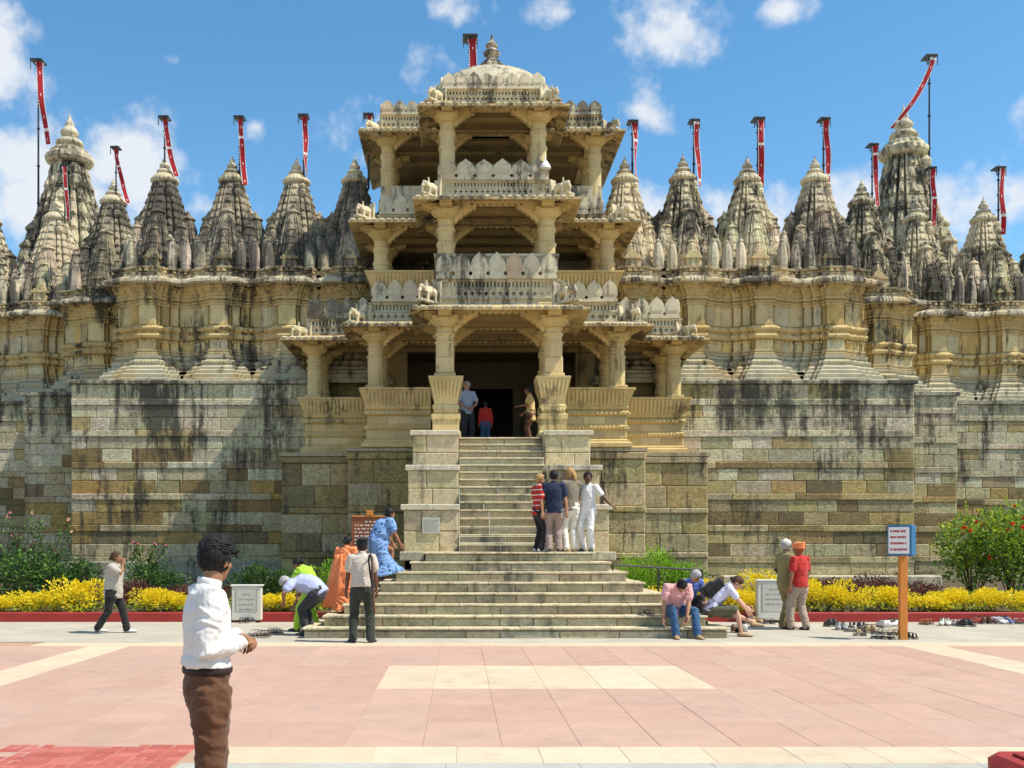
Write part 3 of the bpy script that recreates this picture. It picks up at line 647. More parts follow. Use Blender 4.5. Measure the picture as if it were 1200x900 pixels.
# balconies with flared seat backs
def balcony(plan, z0, z1, base):
    mb = MB(); h = z1-z0
    if base: sweep(mb, plan, [(.06, z0), (.14, z0+.02), (.14, z0+.12), (.07, z0+.16), (.07, z0+.20), (.0, z0+.24), (.0, z0+.46), (.05, z0+.50), (.05, z0+.58), (.0, z0+.62), (.0, z0+.84), (.06, z0+.87), (.08, z0+.93), (.05, z0+.98), (.0, z0+1.0), (.0, z0+1.06)])
    zt = z1-.50
    sweep(mb, plan, [(-.02, zt-.08), (.05, zt-.05), (.06, zt), (.04, zt+.03), (.10, zt+.2), (.20, z1-.06), (.22, z1-.05), (.22, z1), (-.25, z1), (-.25, zt)])
    o = pobj(mb, 'balcony', CARVED, porch, jit(WARM, .04))
    fl_ = MB(); bl = random.Random(4)
    for i in range(len(plan)-1):
        a = Vector((*plan[i], 0)); d = Vector((*plan[i+1], 0))-a; ln = d.length; d.normalize(); n = Vector((d.y, -d.x, 0)); k = int(ln/.105)
        for j in range(k):
            q = a+d*(ln*(j+.5)/k)
            fl_.add([q+n*oo+d*e+Vector((0, 0, z)) for oo, z in ((.055, zt+.04), (.135, zt+.2), (.215, z1-.07)) for e in (-.033, .033)], [(0, 1, 3, 2), (2, 3, 5, 4)])
        if base:
            k = max(1, round(ln/.62)); w = ln/k
            for zz, hh in ((z0+.36, .2), (z0+.73, .2)):
                for j in range(k):
                    q = a+d*(w*(j+.5)); q.z = zz; inst('carved_block', blockmesh(w-.012, hh, .015, .012, .05, CARVED, .004, j % 3), porch, q, (0, 0, math.atan2(d.y, d.x)), 1, jit(random.choice([(.50, .40, .21), (.55, .47, .29), (.45, .38, .23)]), .08))
    if base: relief_row(fl_, plan, .055, z0+.505, z0+.575, .10, .025, 'dentil'); relief_row(fl_, plan, .085, z0+.875, z0+.965, .12, .025, 'leaf')
    pobj(fl_, 'flutes', CARVED, o, (.58, .46, .235), kind='stuff')
def mir(plan): return [(-x, y) for x, y in reversed(plan)]
for pl in ([(-3.45, 29.1), (-3.45, 27.25), (-1.75, 27.25)], [(-5.35, 31), (-5.35, 29.05), (-3.5, 29.05)]):
    for q in (pl, mir(pl)): balcony(q, 4.22, 5.80, True)
for pl, z0, z1 in (([(-1.62, 29), (-1.62, 27.32), (1.62, 27.32), (1.62, 29)], 8.1, 9.40), ):
    mb = MB(); sweep(mb, pl, [(-.05, 8.6), (.0, 8.6), (.02, 9.3), (.05, 9.33), (.05, 9.40), (-.2, 9.40), (-.2, 8.6)]); pobj(mb, 'balcony', PALE, porch, (.50, .46, .35))
mb = MB(); sweep(mb, [(-1.64, 31.8), (-1.64, 30.12), (1.64, 30.12), (1.64, 31.8)], [(-.05, 12.3), (.0, 12.3), (.0, 12.82), (-.2, 12.82), (-.2, 12.3)]); pobj(mb, 'balcony', PALE, porch, (.50, .47, .38))
for pl in ([(-3.45, 31), (-3.45, 29.15), (-1.7, 29.15)], ):
    for q in (pl, mir(pl)): balcony(q, 8.3, 9.40, False)
for pl in ([(-3.45, 34), (-3.45, 31.9), (-1.7, 31.9)], ):
    for q in (pl, mir(pl)):
        mb = MB(); sweep(mb, q, [(-.05, 12.0), (.0, 12.0), (.0, 12.82), (-.2, 12.82), (-.2, 12.0)]); pobj(mb, 'balcony', PALE, porch, (.52, .48, .37))

# merlons and carved friezes of the parapets
def merlon_mesh(w, h, t=.11):
    a = w/2; pts = []
    half = [(1.0*a, 0), (1.0*a, .10*h), (.88*a, .14*h), (.74*a, .20*h), (.88*a, .26*h), (1.0*a, .30*h), (1.0*a, .44*h), (.96*a, .57*h), (.83*a, .71*h), (.58*a, .83*h), (.26*a, .915*h), (.05*a, 1.0*h)]
    pts = [(-x, z) for x, z in half]+[(x, z) for x, z in reversed(half)]
    mb = MB().extr(pts, -t/2, t/2)
    inner = [(x*.72, .12*h+z*.76) for x, z in pts if z > .29*h]; mb.extr(inner, -t/2-.018, 0); mb.box(-.70*a, .70*a, -t/2-.014, 0, .30*h, .345*h); return mb.mesh('merlon', PALE)
def merlons(a, b, n, z0, h, corner=True):
    a = Vector((*a, 0)); b = Vector((*b, 0)); d = b-a; ln = d.length; d.normalize(); w = ln/n; k = ('mer', round(w, 2), round(h, 2))
    if k not in _bc: _bc[k] = merlon_mesh(w, h)
    for i in range(n):
        q = a+d*(w*(i+.5)); q.z = z0; c = (.60, .55, .425) if random.random() < .88 else (.55, .44, .31)
        inst('merlon', _bc[k], porch, q, (0, 0, math.atan2(d.y, d.x)), (1, 1, random.uniform(.97, 1.03)), jit(c, .07))
def frieze(plan, z0, z1, col=(.54, .495, .375)):
    h = z1-z0; a0, a1, b0, b1 = z0+.34*h, z0+.62*h, z0+.72*h, z0+.90*h; mb = MB()
    sweep(mb, plan, [(-.08, z0), (.03, z0), (.03, z0+.10*h), (.0, z0+.12*h), (.0, z0+.26*h), (.04, z0+.28*h), (.05, a0-.02*h), (.02, a0), (-.06, a0), (-.06, a1), (.03, a1), (.045, a1+.03*h), (.045, b0-.03*h), (.03, b0), (-.06, b0), (-.06, b1), (.04, b1), (.065, b1+.03*h), (.065, z1), (-.3, z1)])
    o = pobj(mb, 'frieze', PALE, porch, col); rel = MB()
    for i in range(len(plan)-1):
        a = Vector((*plan[i], 0)); d = Vector((*plan[i+1], 0))-a; ln = d.length; d.normalize(); n = Vector((d.y, -d.x, 0))
        P = lambda u, oo, z: a+d*u+n*oo+Vector((0, 0, z)); hw = a1-a0; zc = (a0+a1)/2
        k = max(1, int(ln/max(.11, hw*.9))); p = ln/k; g = .16
        for j in range(k):                                # pierced lozenges: corner pieces leave a diamond opening
            u0, u1 = j*p, (j+1)*p; um = (u0+u1)/2; e = g*p; f = g*hw
            for s_, q0 in ((1, u0), (-1, u1)):
                for t_, w0 in ((1, a0), (-1, a1)):
                    q = [(q0, w0), (um, w0), (um, w0+t_*f), (q0+s_*e, zc), (q0, zc)]
                    rel.add([P(x_, oo, z_) for oo in (.025, -.05) for x_, z_ in q], [(0, 1, 2, 3, 4), (2, 7, 8, 3)])
        k2 = max(1, int(ln/.095)); p2 = ln/k2
        for j in range(k2+1):
            u = j*p2; rel.add([P(u+e, oo, z) for oo in (.03, -.055) for e, z in ((-.026, b0), (.026, b0), (.026, b1), (-.026, b1))], [(0,1,2,3), (0,4,5,1), (1,5,6,2), (2,6,7,3), (3,7,4,0)])
    pobj(rel, 'frieze_relief', PALE, o, tuple(c*1.04 for c in col), kind='stuff')
# level 2 front
frieze([(-1.66, 29), (-1.66, 27.28), (1.66, 27.28), (1.66, 29)], 7.98, 8.70); merlons((-1.62, 27.20), (1.62, 27.20), 7, 8.70, .70)
for s in (-1, 1):
    A = lambda pl: pl if s < 0 else mir(pl)
    pl = A([(-3.5, 31), (-3.5, 29.12), (-1.7, 29.12)]); frieze(pl, 7.75, 8.52)
    merlons((-3.48 if s < 0 else 1.72, 29.02), (-1.72 if s < 0 else 3.48, 29.02), 4, 8.52, .62); merlons((s*3.45, 30.6), (s*3.45, 29.1), 3, 8.52, .62)
    # above the outer bays of the lower storey
    pl = A([(-5.3, 31.2), (-5.3, 29.2), (-3.55, 29.2)]); frieze(pl, 7.45, 8.08)
    merlons((-5.28 if s < 0 else 3.52, 29.14), (-3.52 if s < 0 else 5.28, 29.14), 4, 8.08, .60); merlons((s*5.25, 31), (s*5.25, 29.2), 3, 8.08, .60)
    # level 3 sides
    pl = A([(-3.5, 34), (-3.5, 31.9), (-1.7, 31.9)]); frieze(pl, 11.2, 11.9)
    merlons((-3.48 if s < 0 else 1.72, 31.82), (-1.72 if s < 0 else 3.48, 31.82), 4, 11.9, .62); merlons((s*3.45, 33.8), (s*3.45, 31.9), 3, 11.9, .62)
    # roof sides
    pl = A([(-3.42, 35), (-3.42, 32.0), (-1.5, 32.0)]); frieze(pl, 14.5, 15.05)
    merlons((-3.42 if s < 0 else 1.5, 31.95), (-1.5 if s < 0 else 3.42, 31.95), 5, 15.05, .45); merlons((s*3.4, 34.6), (s*3.4, 32.0), 6, 15.05, .45)
frieze([(-1.66, 31.9), (-1.66, 30.08), (1.66, 30.08), (1.66, 31.9)], 11.72, 12.32); merlons((-1.62, 30.0), (1.62, 30.0), 6, 12.32, .60)
frieze([(-1.5, 31.9), (-1.5, 30.3), (1.5, 30.3), (1.5, 31.9)], 14.6, 15.08); merlons((-1.5, 30.22), (1.5, 30.22), 8, 15.08, .49); merlons((-1.48, 31.8), (-1.48, 30.3), 4, 15.08, .49); merlons((1.48, 30.3), (1.48, 31.8), 4, 15.08, .49)
# dome and its finial
dm = MB(); pr = []
for i in range(13):
    a = i/12*PI/2; pr.append((2.3*math.cos(a), 15.2+1.6*math.sin(a)))
dm.lathe([(2.5, 14.7), (2.5, 15.0), (2.4, 15.1), (2.3, 15.2)]+pr[1:], 40, c=(.05, 33.0)); dome = pobj(dm, 'dome', PALE, porch, (.47, .44, .35), smooth=True)
fi = MB().lathe([(.36, 16.70), (.34, 16.82), (.28, 16.95), (.20, 17.12), (.22, 17.17), (.13, 17.24), (.11, 17.30), (.20, 17.37), (.22, 17.46), (.14, 17.56), (.10, 17.60), (.15, 17.64), (.16, 17.71), (.08, 17.80), (.035, 17.92), (.015, 18.04), (0, 18.06)], 14, c=(.05, 33.0))
for k in range(10):
    a = k*PI/5; fi.lathe([(.05, 16.80), (.09, 16.9), (.075, 17.02), (.02, 17.12)], 6, c=(.05+.26*math.cos(a), 33+.26*math.sin(a)))
fi.xf(Matrix.Translation((.05, 33, 16.7)) @ Matrix.Diagonal((1.25, 1.25, 1.03, 1)) @ Matrix.Translation((-.05, -33, -16.7)))
pobj(fi, 'finial', SPIRE, dome, (.44, .40, .32))

# ---------------------------------------------------------------- porch plinths, stairs and stair walls
plin = [(.47, .39, .20), (.40, .32, .15), (.33, .27, .13), (.48, .43, .28), (.27, .22, .12)]
plinR = [(.50, .43, .24), (.46, .40, .25), (.44, .36, .18), (.52, .46, .30)]
for s in (-1, 1):
    A = lambda a, b: (a, b) if s > 0 else ((-b[0], b[1]), (-a[0], a[1]))
    pal = lambda z, x: jit(random.choice(plin if s < 0 else plinR), .12)
    pt = thing('porch_plinth', f'stepped block plinth under the {"left" if s < 0 else "right"} wing of the porch', 'plinth', (s*4, 28, 0))
    rows = [(.5, 0), (.45, 0), (.16, .05), (.5, 0), (.55, 0), (.16, .05), (.6, 0), (.62, 0), (.18, .06)]
    sc_ = (4.10-.3)/sum(r[0] for r in rows); rows = [(round(h*sc_, 3), p) for h, p in rows]
    for a, b in (((2.1, 27.2), (3.95, 27.2)), ((3.95, 27.37), (3.95, 28.6)), ((3.98, 28.6), (5.95, 28.6)), ((5.95, 28.77), (5.95, 30.45))):
        block_wall(pt, *A(a, b), .3, rows, pal, wid=(.7, 1.25), bev=.02)
    cp = MB().box(min(s*2.05, s*4.0), max(s*2.05, s*4.0), 27.16, 28.62, 4.12, 4.215).box(min(s*2.05, s*6.02), max(s*2.05, s*6.02), 28.54, 30.45, 4.11, 4.21); pobj(cp, 'plinth_top', STEP, pt, (.40, .36, .26))
stair = thing('staircase', 'broad stone staircase narrowing from a stepped base up to the porch', 'staircase', (0, 18, 0))
hw = [3.75, 3.43, 3.11, 2.79, 2.47, 2.18, 1.94, 1.69]; hw = [3.76, 3.45, 3.13, 2.82, 2.52, 2.25, 1.97, 1.70]
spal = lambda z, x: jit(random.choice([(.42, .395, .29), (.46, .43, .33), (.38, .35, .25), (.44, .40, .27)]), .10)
RS = .1875
def split(a, b, lo, hi):
    out = []; x = a
    while x < b-1e-4:
        e = x+random.uniform(lo, hi); e = b if b-e < lo*.7 else e; out.append((x, e)); x = e
    return out
for i in range(8):
    y0 = 18+.33*i; z1 = RS*(i+1); w = hw[i]; z0 = z1-RS
    y1 = 18+.33*(i+1)+.08 if i < 7 else 24.9
    for xa, xb in split(-w, w, .95, 1.7):
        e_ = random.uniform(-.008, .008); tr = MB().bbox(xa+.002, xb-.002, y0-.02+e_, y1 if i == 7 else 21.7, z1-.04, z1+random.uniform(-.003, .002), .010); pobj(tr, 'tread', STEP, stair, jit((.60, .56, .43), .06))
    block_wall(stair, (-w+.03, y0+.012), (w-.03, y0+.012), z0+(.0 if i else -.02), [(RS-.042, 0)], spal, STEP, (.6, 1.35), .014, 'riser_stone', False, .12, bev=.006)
    for sx in (-1, 1):
        a, b = ((w-.03, y0+.136), (w-.03, y0+.02+.33+(.6 if i < 7 else .2)))
        if sx < 0: a, b = (-b[0], b[1]), (-a[0], a[1])
        block_wall(stair, a, b, z0, [(RS-.042, 0)], spal, STEP, (.6, 1.0), .012, 'riser_stone', False, .12, bev=.006)
    co = MB().box(-w+.06, w-.06, y0+.06, 21.7, z0-.02, z1-.045); pobj(co, 'stair_core', STEP, stair, (.40, .37, .28))
r2 = (4.24-1.5)/15
for n in range(15):
    y0 = 21.45+.236*n; z1 = 1.5+r2*(n+1)
    for xa, xb in split(-1.0, 1.0, .7, 1.3):
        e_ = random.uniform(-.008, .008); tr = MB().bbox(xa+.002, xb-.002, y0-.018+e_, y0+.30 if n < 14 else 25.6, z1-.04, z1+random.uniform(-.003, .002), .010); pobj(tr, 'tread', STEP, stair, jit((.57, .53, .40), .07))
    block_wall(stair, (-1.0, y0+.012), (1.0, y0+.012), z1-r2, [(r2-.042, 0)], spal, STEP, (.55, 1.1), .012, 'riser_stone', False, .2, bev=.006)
for s in (-1, 1):
    A = lambda a, b: (a, b) if s > 0 else ((-b[0], b[1]), (-a[0], a[1]))
    ck = thing('stair_wall', f'three-tiered stone stair wall on the {"left, bearing a marble plaque" if s < 0 else "right of the steps behind the group of four"}', 'wall', (s*1.6, 22, 0))
    pal = lambda z, x: jit(random.choice([(.56, .505, .345), (.52, .465, .31), (.58, .50, .31), (.51, .46, .33)]), .09)
    for (y0, y1, z0, z1, wo) in ((21.7, 22.95, 1.45, 2.50, 2.18), (22.95, 24.15, 1.45, 3.43, 2.15), (24.15, 25.2, 1.45, 4.34, 2.10)):
        zb = 1.45 if y0 < 22 else z1-.96
        hh = z1-zb-.12
        block_wall(ck, *A((1.02, y0), (wo, y0)), zb, [(round(hh*.52, 3), 0), (round(hh*.48, 3), 0)], pal, STEP, (.5, .75), .012, bev=.012)
        block_wall(ck, *A((wo, y0+.17), (wo, 27.2)), 0.4 if y0 < 22 else zb, [(round((z1-.12-(.4 if y0 < 22 else zb))/3, 3), 0)]*3, pal, STEP, (.6, 1.0), .012, bev=.012)
        core = MB().box(min(s*1.0, s*(wo-.03)), max(s*1.0, s*(wo-.03)), y0+.04, 25.3, 0.0, z1-.12); pobj(core, 'wall_core', STEP, ck, (.48, .45, .36))
        cap = MB().bbox(min(s*.985, s*(wo+.06)), max(s*.985, s*(wo+.06)), y0-.06, y1+.1, z1-.12, z1, .015); pobj(cap, 'cap_stone', STEP, ck, jit((.58, .56, .48), .05))
    ft = MB().bbox(min(s*1.72, s*2.22), max(s*1.72, s*2.22), 21.0, 21.75, 1.32, 1.50, .015); pobj(ft, 'foot_block', STEP, ck, (.50, .48, .39))
    sk = MB().box(min(s*1.0, s*2.2), max(s*1.0, s*2.2), 21.74, 25, 0, 1.45); pobj(sk, 'wall_base', STEP, ck, (.42, .39, .30))
# ---------------------------------------------------------------- planting
LY = leafmat('yellow_leaf', (.88, .66, .015), (.84, .74, .03)); LYG = leafmat('lime_leaf', (.30, .42, .03), (.48, .55, .04)); LG = leafmat('green_leaf', (.06, .15, .025), (.16, .28, .045))
LD = leafmat('dark_leaf', (.018, .055, .014), (.05, .11, .03)); LB = leafmat('burgundy_leaf', (.12, .022, .03), (.20, .05, .05)); LBR = leafmat('bright_leaf', (.20, .40, .02), (.36, .58, .04))
LG2 = leafmat('fresh_leaf', (.09, .20, .03), (.24, .38, .06)); FP = leafmat('pink_petal', (.75, .16, .25), (.85, .35, .42), .2); FR = leafmat('red_petal', (.72, .03, .015), (.8, .09, .03), .2); FO = leafmat('peach_petal', (.80, .38, .18), (.85, .6, .4), .2)
BARK = plain('twig_bark', (.10, .065, .035), .9)
def leaf(mb, p, d, up, L_, W_, m):
    s = d.cross(up)
    if s.length < 1e-4: s = Vector((1, 0, 0))
    s.normalize(); n = s.cross(d)
    mb.add([p, p+d*L_*.5+s*W_*.5+n*L_*.06, p+d*L_-n*L_*.10, p+d*L_*.5-s*W_*.5+n*L_*.06], [(0, 1, 2, 3)], m)
def rv(r): 
    while True:
        v = Vector((r.uniform(-1, 1), r.uniform(-1, 1), r.uniform(-1, 1)))
        if .05 < v.length < 1: return v.normalized()
def bushmesh(seed, rx, ry, h, n, L_, W_, mats, pick, lumps=7, flowers=0, fm=None, fs=.05, top=0):
    r = random.Random(seed); mb = MB(); st = MB(); cs = []
    for _ in range(lumps):
        a = r.uniform(0, 2*math.pi); q = r.uniform(.1, .75); cs.append((Vector((rx*q*math.cos(a), ry*q*math.sin(a), h*r.uniform(.38, .74))), r.uniform(.32, .5)))
    for c, k in cs: cyl(st, (c.x*.15, c.y*.15, -.1), c, .018, .006, 5)
    for i in range(n):
        c, k = r.choice(cs); v = rv(r); rr_ = r.uniform(.35, 1)**.5
        p = c+Vector((v.x*rx*k*rr_*1.1, v.y*ry*k*rr_*1.1, v.z*h*k*rr_*.9))
        p.z = max(.02, p.z)
        d = (v*.8+Vector((0, 0, .55))+rv(r)*.6).normalized(); f = r.uniform(.7, 1.25)
        leaf(mb, p, d, rv(r), L_*f, W_*f, pick(r, p.z/h, rr_))
    for i in range(flowers):
        c, k = r.choice(cs); v = rv(r); v.z = abs(v.z)*.9+.1; v.y = -abs(v.y)
        p = c+Vector((v.x*rx*k*1.15, v.y*ry*k*1.15, v.z*h*k*1.05))
        for q in range(7):
            d = (v+rv(r)*.9).normalized(); leaf(mb, p, d, rv(r), fs, fs*.9, fm)
    return mb, st, mats
BN = {}
def bush(kind, loc, label, cat, group, seed, rx, ry, h, n, L_, W_, mats, pick, **kw):
    key = kind+str(seed)
    if key not in BN:
        mb, st, mm = bushmesh(seed, rx, ry, h, n, L_, W_, mats, pick, **kw); BN[key] = (mb.mesh('foliage', mm, fix=False), st.mesh('stem', BARK))
    t = thing(kind, label, cat, loc, group); a = random.uniform(-.3, .3)
    inst('foliage', BN[key][0], t, loc, (0, 0, a)); inst('stem', BN[key][1], t, loc, (0, 0, a)); return t
yp = lambda r, z, q: (0 if r.random() < (.25+1.0*z)*(.5+.5*q) else 1)
def yellow(x, y, z, k, label):
    t = bush('yellow_bush', (x, y, z), label, 'bush', 'yellow bushes along the red kerb', random.randrange(6), .60, .42, .64, 1500, .075, .034, [LY, LYG, LG], lambda r, zz, q: (0 if r.random() < .50+.75*zz else (1 if r.random() < .75 else 2)))
    t.scale = (k, k, k*random.uniform(.55, 1.0)); return t
# left of the stairs
for x_, lb in ((2, 'yellow leaved bush cut by the left edge of the picture'), (34, 'yellow leaved bush before the rose bushes at far left'), (66, 'yellow leaved bush just left of the walking woman'), (92, 'tall yellow bush at the back of the walking woman'),
      (176, 'yellow leaved bush between the walking woman and the man in white'), (205, 'yellow bush behind the elbow of the man in white'), (240, 'yellow bush right behind the man in white'), (318, 'yellow bush right of the left marble tablet'), (332, 'yellow bush behind the bending man'), (358, 'yellow bush by the foot of the orange sari')):
    y = 22.55; yellow(X(x_, y), y+random.uniform(-.1, .15), .16, random.uniform(.88, 1.08) if x_ != 92 else 1.25, lb)
for x_, lb in ((752, 'golden bush under the black railing, nearest the stairs'), (785, 'golden bush under the black railing behind the seated men'), (822, 'golden bush at the end of the black railing'), (862, 'yellow bush left of the right marble tablet'), (876, 'small yellow bush touching the right marble tablet'),
      (960, 'yellow bush just right of the man in red'), (990, 'broad yellow bush before the burgundy shrubs'), (1040, 'yellow bush left of the orange sign post'), (1072, 'yellow bush behind the orange sign post'), (1105, 'yellow bush first right of the orange sign post'), (1135, 'yellow bush below the hibiscus shrub'), (1165, 'second yellow bush from the right edge'), (1196, 'yellow bush cut by the right edge of the picture')):
    y = 22.6; yellow(X(x_, y), y+random.uniform(-.12, .15), .16, random.uniform(.95, 1.15), lb)
yb = yellow(X(905, 24.5), 24.6, .25, 1.5, 'yellow tipped bush rising behind the two standing men')
# bright lime shrubs behind the railing and behind the orange sari
lp = lambda r, z, q: (0 if r.random() < .35+.6*z else 1)
for x_, y, k, lb in ((735, 23.6, .85, 'lime green shrub against the right stair wall'), (765, 23.8, 1.0, 'bright lime shrub in the middle behind the railing'), (800, 24.0, .8, 'lime green shrub behind the railing end'), (392, 23.4, .85, 'lime green shrub behind the orange sari')):
    b_ = bush('lime_shrub', (X(x_, y), y, .22), lb, 'shrub', 'lime shrubs', 40+int(x_) % 3, .85, .6, 1.25, 2200, .10, .035, [LBR, LG], lp, lumps=9); b_.scale = (k, k, k)
# dark rose bushes
dp = lambda r, z, q: (0 if r.random() < .55 else 1)
for x_, y, k, fm, lb in ((12, 24.6, 1.35, FO, 'big dark rose bush at the far left below the wall'), (48, 24.0, 1.25, FP, 'rose bush with pink blooms left of the walking woman'), (82, 24.4, 1.05, FP, 'leafy rose bush at the corner of the wall'), (168, 25.0, 1.0, FP, 'straggling rose bush with pink blooms before the wall'),
      (205, 25.2, .8, FP, 'low rose bush left of the man in white'), (290, 24.8, .95, FP, 'dark rose bush behind the left marble tablet'), (322, 25.0, .8, FP, 'dark rose bush right of the left tablet'), (345, 25.4, .7, FP, 'small dark rose bush behind the person in green')):
    b_ = bush('rose_bush', (X(x_, y), y, .26), lb, 'bush', 'rose bushes', 60+int(x_) % 4, .80, .6, 1.15, 1500, .085, .05, [LD, LG, LB], dp, lumps=9, flowers=4 if fm else 0, fm=2, fs=.06); b_.scale = (k, k, k*.82)
for x_, y, h, lb in ((30, 26.5, 2.5, 'tall wild branch of leaves against the far left wall'), (55, 26.0, 2.2, 'thin flowering rose cane arching at the left'), (172, 25.4, 1.55, 'tall rose cane with two pink blooms before the wall')):
    t = thing('rose_cane', lb, 'plant', (X(x_, y), y, .3), 'rose canes'); mb = MB(); st = MB(); r = random.Random(int(x_))
    for k in range(7):
        a = Vector((X(x_, y)+r.uniform(-.2, .2), y, .3)); e = Vector((X(x_, y)+r.uniform(-.7, .7), y+r.uniform(-.3, .3), .3+h*r.uniform(.6, 1))); mid = (a+e)/2+Vector((0, 0, .2))
        for p, q, r0, r1 in ((a, mid, .014, .01), (mid, e, .01, .004)): cyl(st, p, q, r0, r1, 5)
        for j in range(60):
            f = r.uniform(.2, 1); p = a.lerp(mid, f*2) if f < .5 else mid.lerp(e, f*2-1); leaf(mb, p+rv(r)*.09, (rv(r)+Vector((0, 0, .4))).normalized(), rv(r), .09, .05, 0 if r.random() < .5 else 1)
        if k < 4:
            for j in range(9): leaf(mb, e, (rv(r)+Vector((0, -.4, .3))).normalized(), rv(r), .06, .055, 2)
    pobj(mb, 'foliage', [LD, LG, FP if x_ != 55 else FO], t); pobj(st, 'stem', BARK, t)
# hibiscus on the right
hp = lambda r, z, q: (0 if r.random() < .45 else 1)
for x_, y, k, lb in ((1140, 26.5, 1.0, 'tall hibiscus shrub with red blooms beside the right wall'), (1186, 26.0, 1.05, 'hibiscus shrub with orange blooms cut by the right edge'), (1225, 26, 1.1, 'hibiscus shrub past the right edge')):
    b_ = bush('hibiscus_shrub', (X(x_, y), y, .36), lb, 'shrub', 'hibiscus shrubs', 80+int(x_) % 2, 1.25, .9, 2.45, 2300, .12, .075, [LG2, LYG, FR], lambda r, z, q: (1 if r.random() < .22+.3*z*q else 0), lumps=18, flowers=10, fm=2, fs=.10); b_.scale = (k*.95, k, k*.82)
# burgundy ground shrubs and grass: uncountable
def cover(name, x0, x1, y0, y1, h, n, mats, label, L_=.08):
    mb = MB(); r = random.Random(5)
    for i in range(n):
        x = r.uniform(x0, x1); y = r.uniform(y0, y1); hh = h*(.75+.5*mnoise.noise(Vector((x*1.6, y*1.6, 0)))); z = .15+(y-22)*.055
        leaf(mb, Vector((x, y, z+hh*r.uniform(.3, 1))), (rv(r)+Vector((0, 0, .7))).normalized(), rv(r), L_, L_*.4, 0 if r.random() < .8 else 1)
    tag(mb.obj(name, mats, fix=False), label, kind='stuff')
cover('burgundy_groundcover', X(925, 23.3), X(1105, 23.3), 23.0, 25.4, .62, 8000, [LB, LD], 'burgundy leaved shrubs massed behind the yellow bushes on the right')
cover('burgundy_groundcover', X(95, 23.2), X(262, 23.2), 23.1, 24.2, .55, 5200, [LB, LD], 'burgundy leaved shrubs massed behind the walking woman')
cover('low_grass', -26, -2.6, 22.1, 25.5, .18, 6000, [LYG, LG], 'low grass growing between the left bushes', .1)
cover('low_grass', 2.6, 26, 22.1, 25.5, .18, 6000, [LYG, LG], 'low grass growing between the right bushes', .1)
# ---------------------------------------------------------------- flags on the roofline
BLACKM = plain('dark_iron', (.025, .025, .028), .5, .5); REDC = cloth('red_banner', (.34, .013, .02), .15, 10, .3); WHC = cloth('white_trim', (.75, .72, .68), .1)
def flag(x, ytop, ybot, Y, blow, label, k=1.0, length=None, tw=0):
    top = px(x, ytop, Y); zb = Z(ybot, Y)
    t = thing('flag_pole', label, 'flag', (top.x, Y, zb), 'red banners on the roofline')
    mb = MB(); cyl(mb, (top.x, Y, zb), (top.x, Y, top.z+.12*k), .035*k, .022*k, 8)
    for j in range(4): cyl(mb, (top.x, Y, zb+(top.z-zb)*(j+.6)/4.4), (top.x, Y, zb+(top.z-zb)*(j+.6)/4.4+.05), .05*k, None, 8)
    pobj(mb, 'pole', BLACKM, t)
    pl = MB().bbox(top.x-.17*k, top.x+.17*k, Y-.2*k, Y+.2*k, top.z-.02, top.z+.035*k, .01)
    for sx in (-1, 1):
        pl.box(top.x+sx*.15*k-.012, top.x+sx*.15*k+.012, Y-.2*k, Y-.18*k, top.z-.30*k, top.z-.02); cyl(pl, (top.x+sx*.12*k, Y, top.z-.02), (top.x, Y, top.z-.22*k), .012*k, None, 5)
    pobj(pl, 'top_plate', BLACKM, t)
    ln = length or 2.0; bm_ = MB(); n = 26; w = .074*k; blow = blow*.55; pts = []
    for i in range(n+1):
        f = i/n; ox = blow*(f**1.5)+.012*math.sin(f*9+x); oy = -.08*k+.04*math.sin(f*7+x*.3)
        a = tw*f+.35*math.sin(f*4+x)
        c = Vector((top.x+.06*k+ox, Y+oy-.05, top.z-.05-ln*f)); d = Vector((math.cos(a), math.sin(a), 0)); pts.append((c, d))
    wv = []
    for i, (c, d) in enumerate(pts):
        wd = w*(1.25 if i < 2 else 1); wv += [c-d*wd, c-d*wd*.12, c+d*wd*.12, c+d*wd]
    fs, mi = [], []
    for i in range(n):
        for j in range(3):
            fs.append((i*4+j, i*4+j+1, i*4+j+5, i*4+j+4)); mi.append(1 if (j == 1 and i % 7 in (3,)) or (i*7+int(x)) % 23 == 8 and j != 1 else 0)
    bm_.add(wv, fs); bm_.m = mi
    for i in range(n):                      # scalloped white edging
        for sgn, j in ((-1, 0), (1, 3)):
            a = Vector(wv[i*4+j]); b = Vector(wv[(i+1)*4+j]); d = pts[i][1]*sgn*.030*k; bm_.add([a, (a+b)/2+d, b], [(0, 1, 2)], 1)
    o = pobj(bm_, 'banner', [REDC, WHC], t); md = o.modifiers.new('s', 'SOLIDIFY'); md.thickness = .008; return t
flag(45, 73, 265, 45.0, .75, 'tall pole with a red banner on the big left tower', 1.5, 3.6)
flag(76, 195, 262, 37.6, .25, 'small banner pole before the big left tower', .8)
flag(136, 174, 245, 35.8, .75, 'red banner blowing right on the set-back left spire', .9, 1.9)
flag(193, 139, 225, 33.3, .62, 'red banner on the first spire of the front left row', 1, 1.85)
flag(281, 139, 225, 33.3, .25, 'red banner on the middle spire of the left row', 1, 2.15)
flag(356, 137, 220, 33.3, .08, 'narrow red banner with white edging left of the porch', 1, 1.9, 1.2)
flag(432, 136, 222, 33.3, .02, 'red banner half hidden behind the left roof elephant', 1, 1.2, .6)
flag(551, 46, 130, 37, .0, 'red banner beside the dome finial, broad dark top plate', 1.6, 2.6)
flag(741, 144, 222, 33.3, .10, 'red banner right of the porch roof', 1, 2.0, 1.3)
flag(813, 143, 222, 33.3, .22, 'red banner on the second right-hand spire', 1, 2.1, 1.0)
flag(888, 141, 225, 33.3, .04, 'straight wide red banner on the middle right spire', 1.1, 2.15)
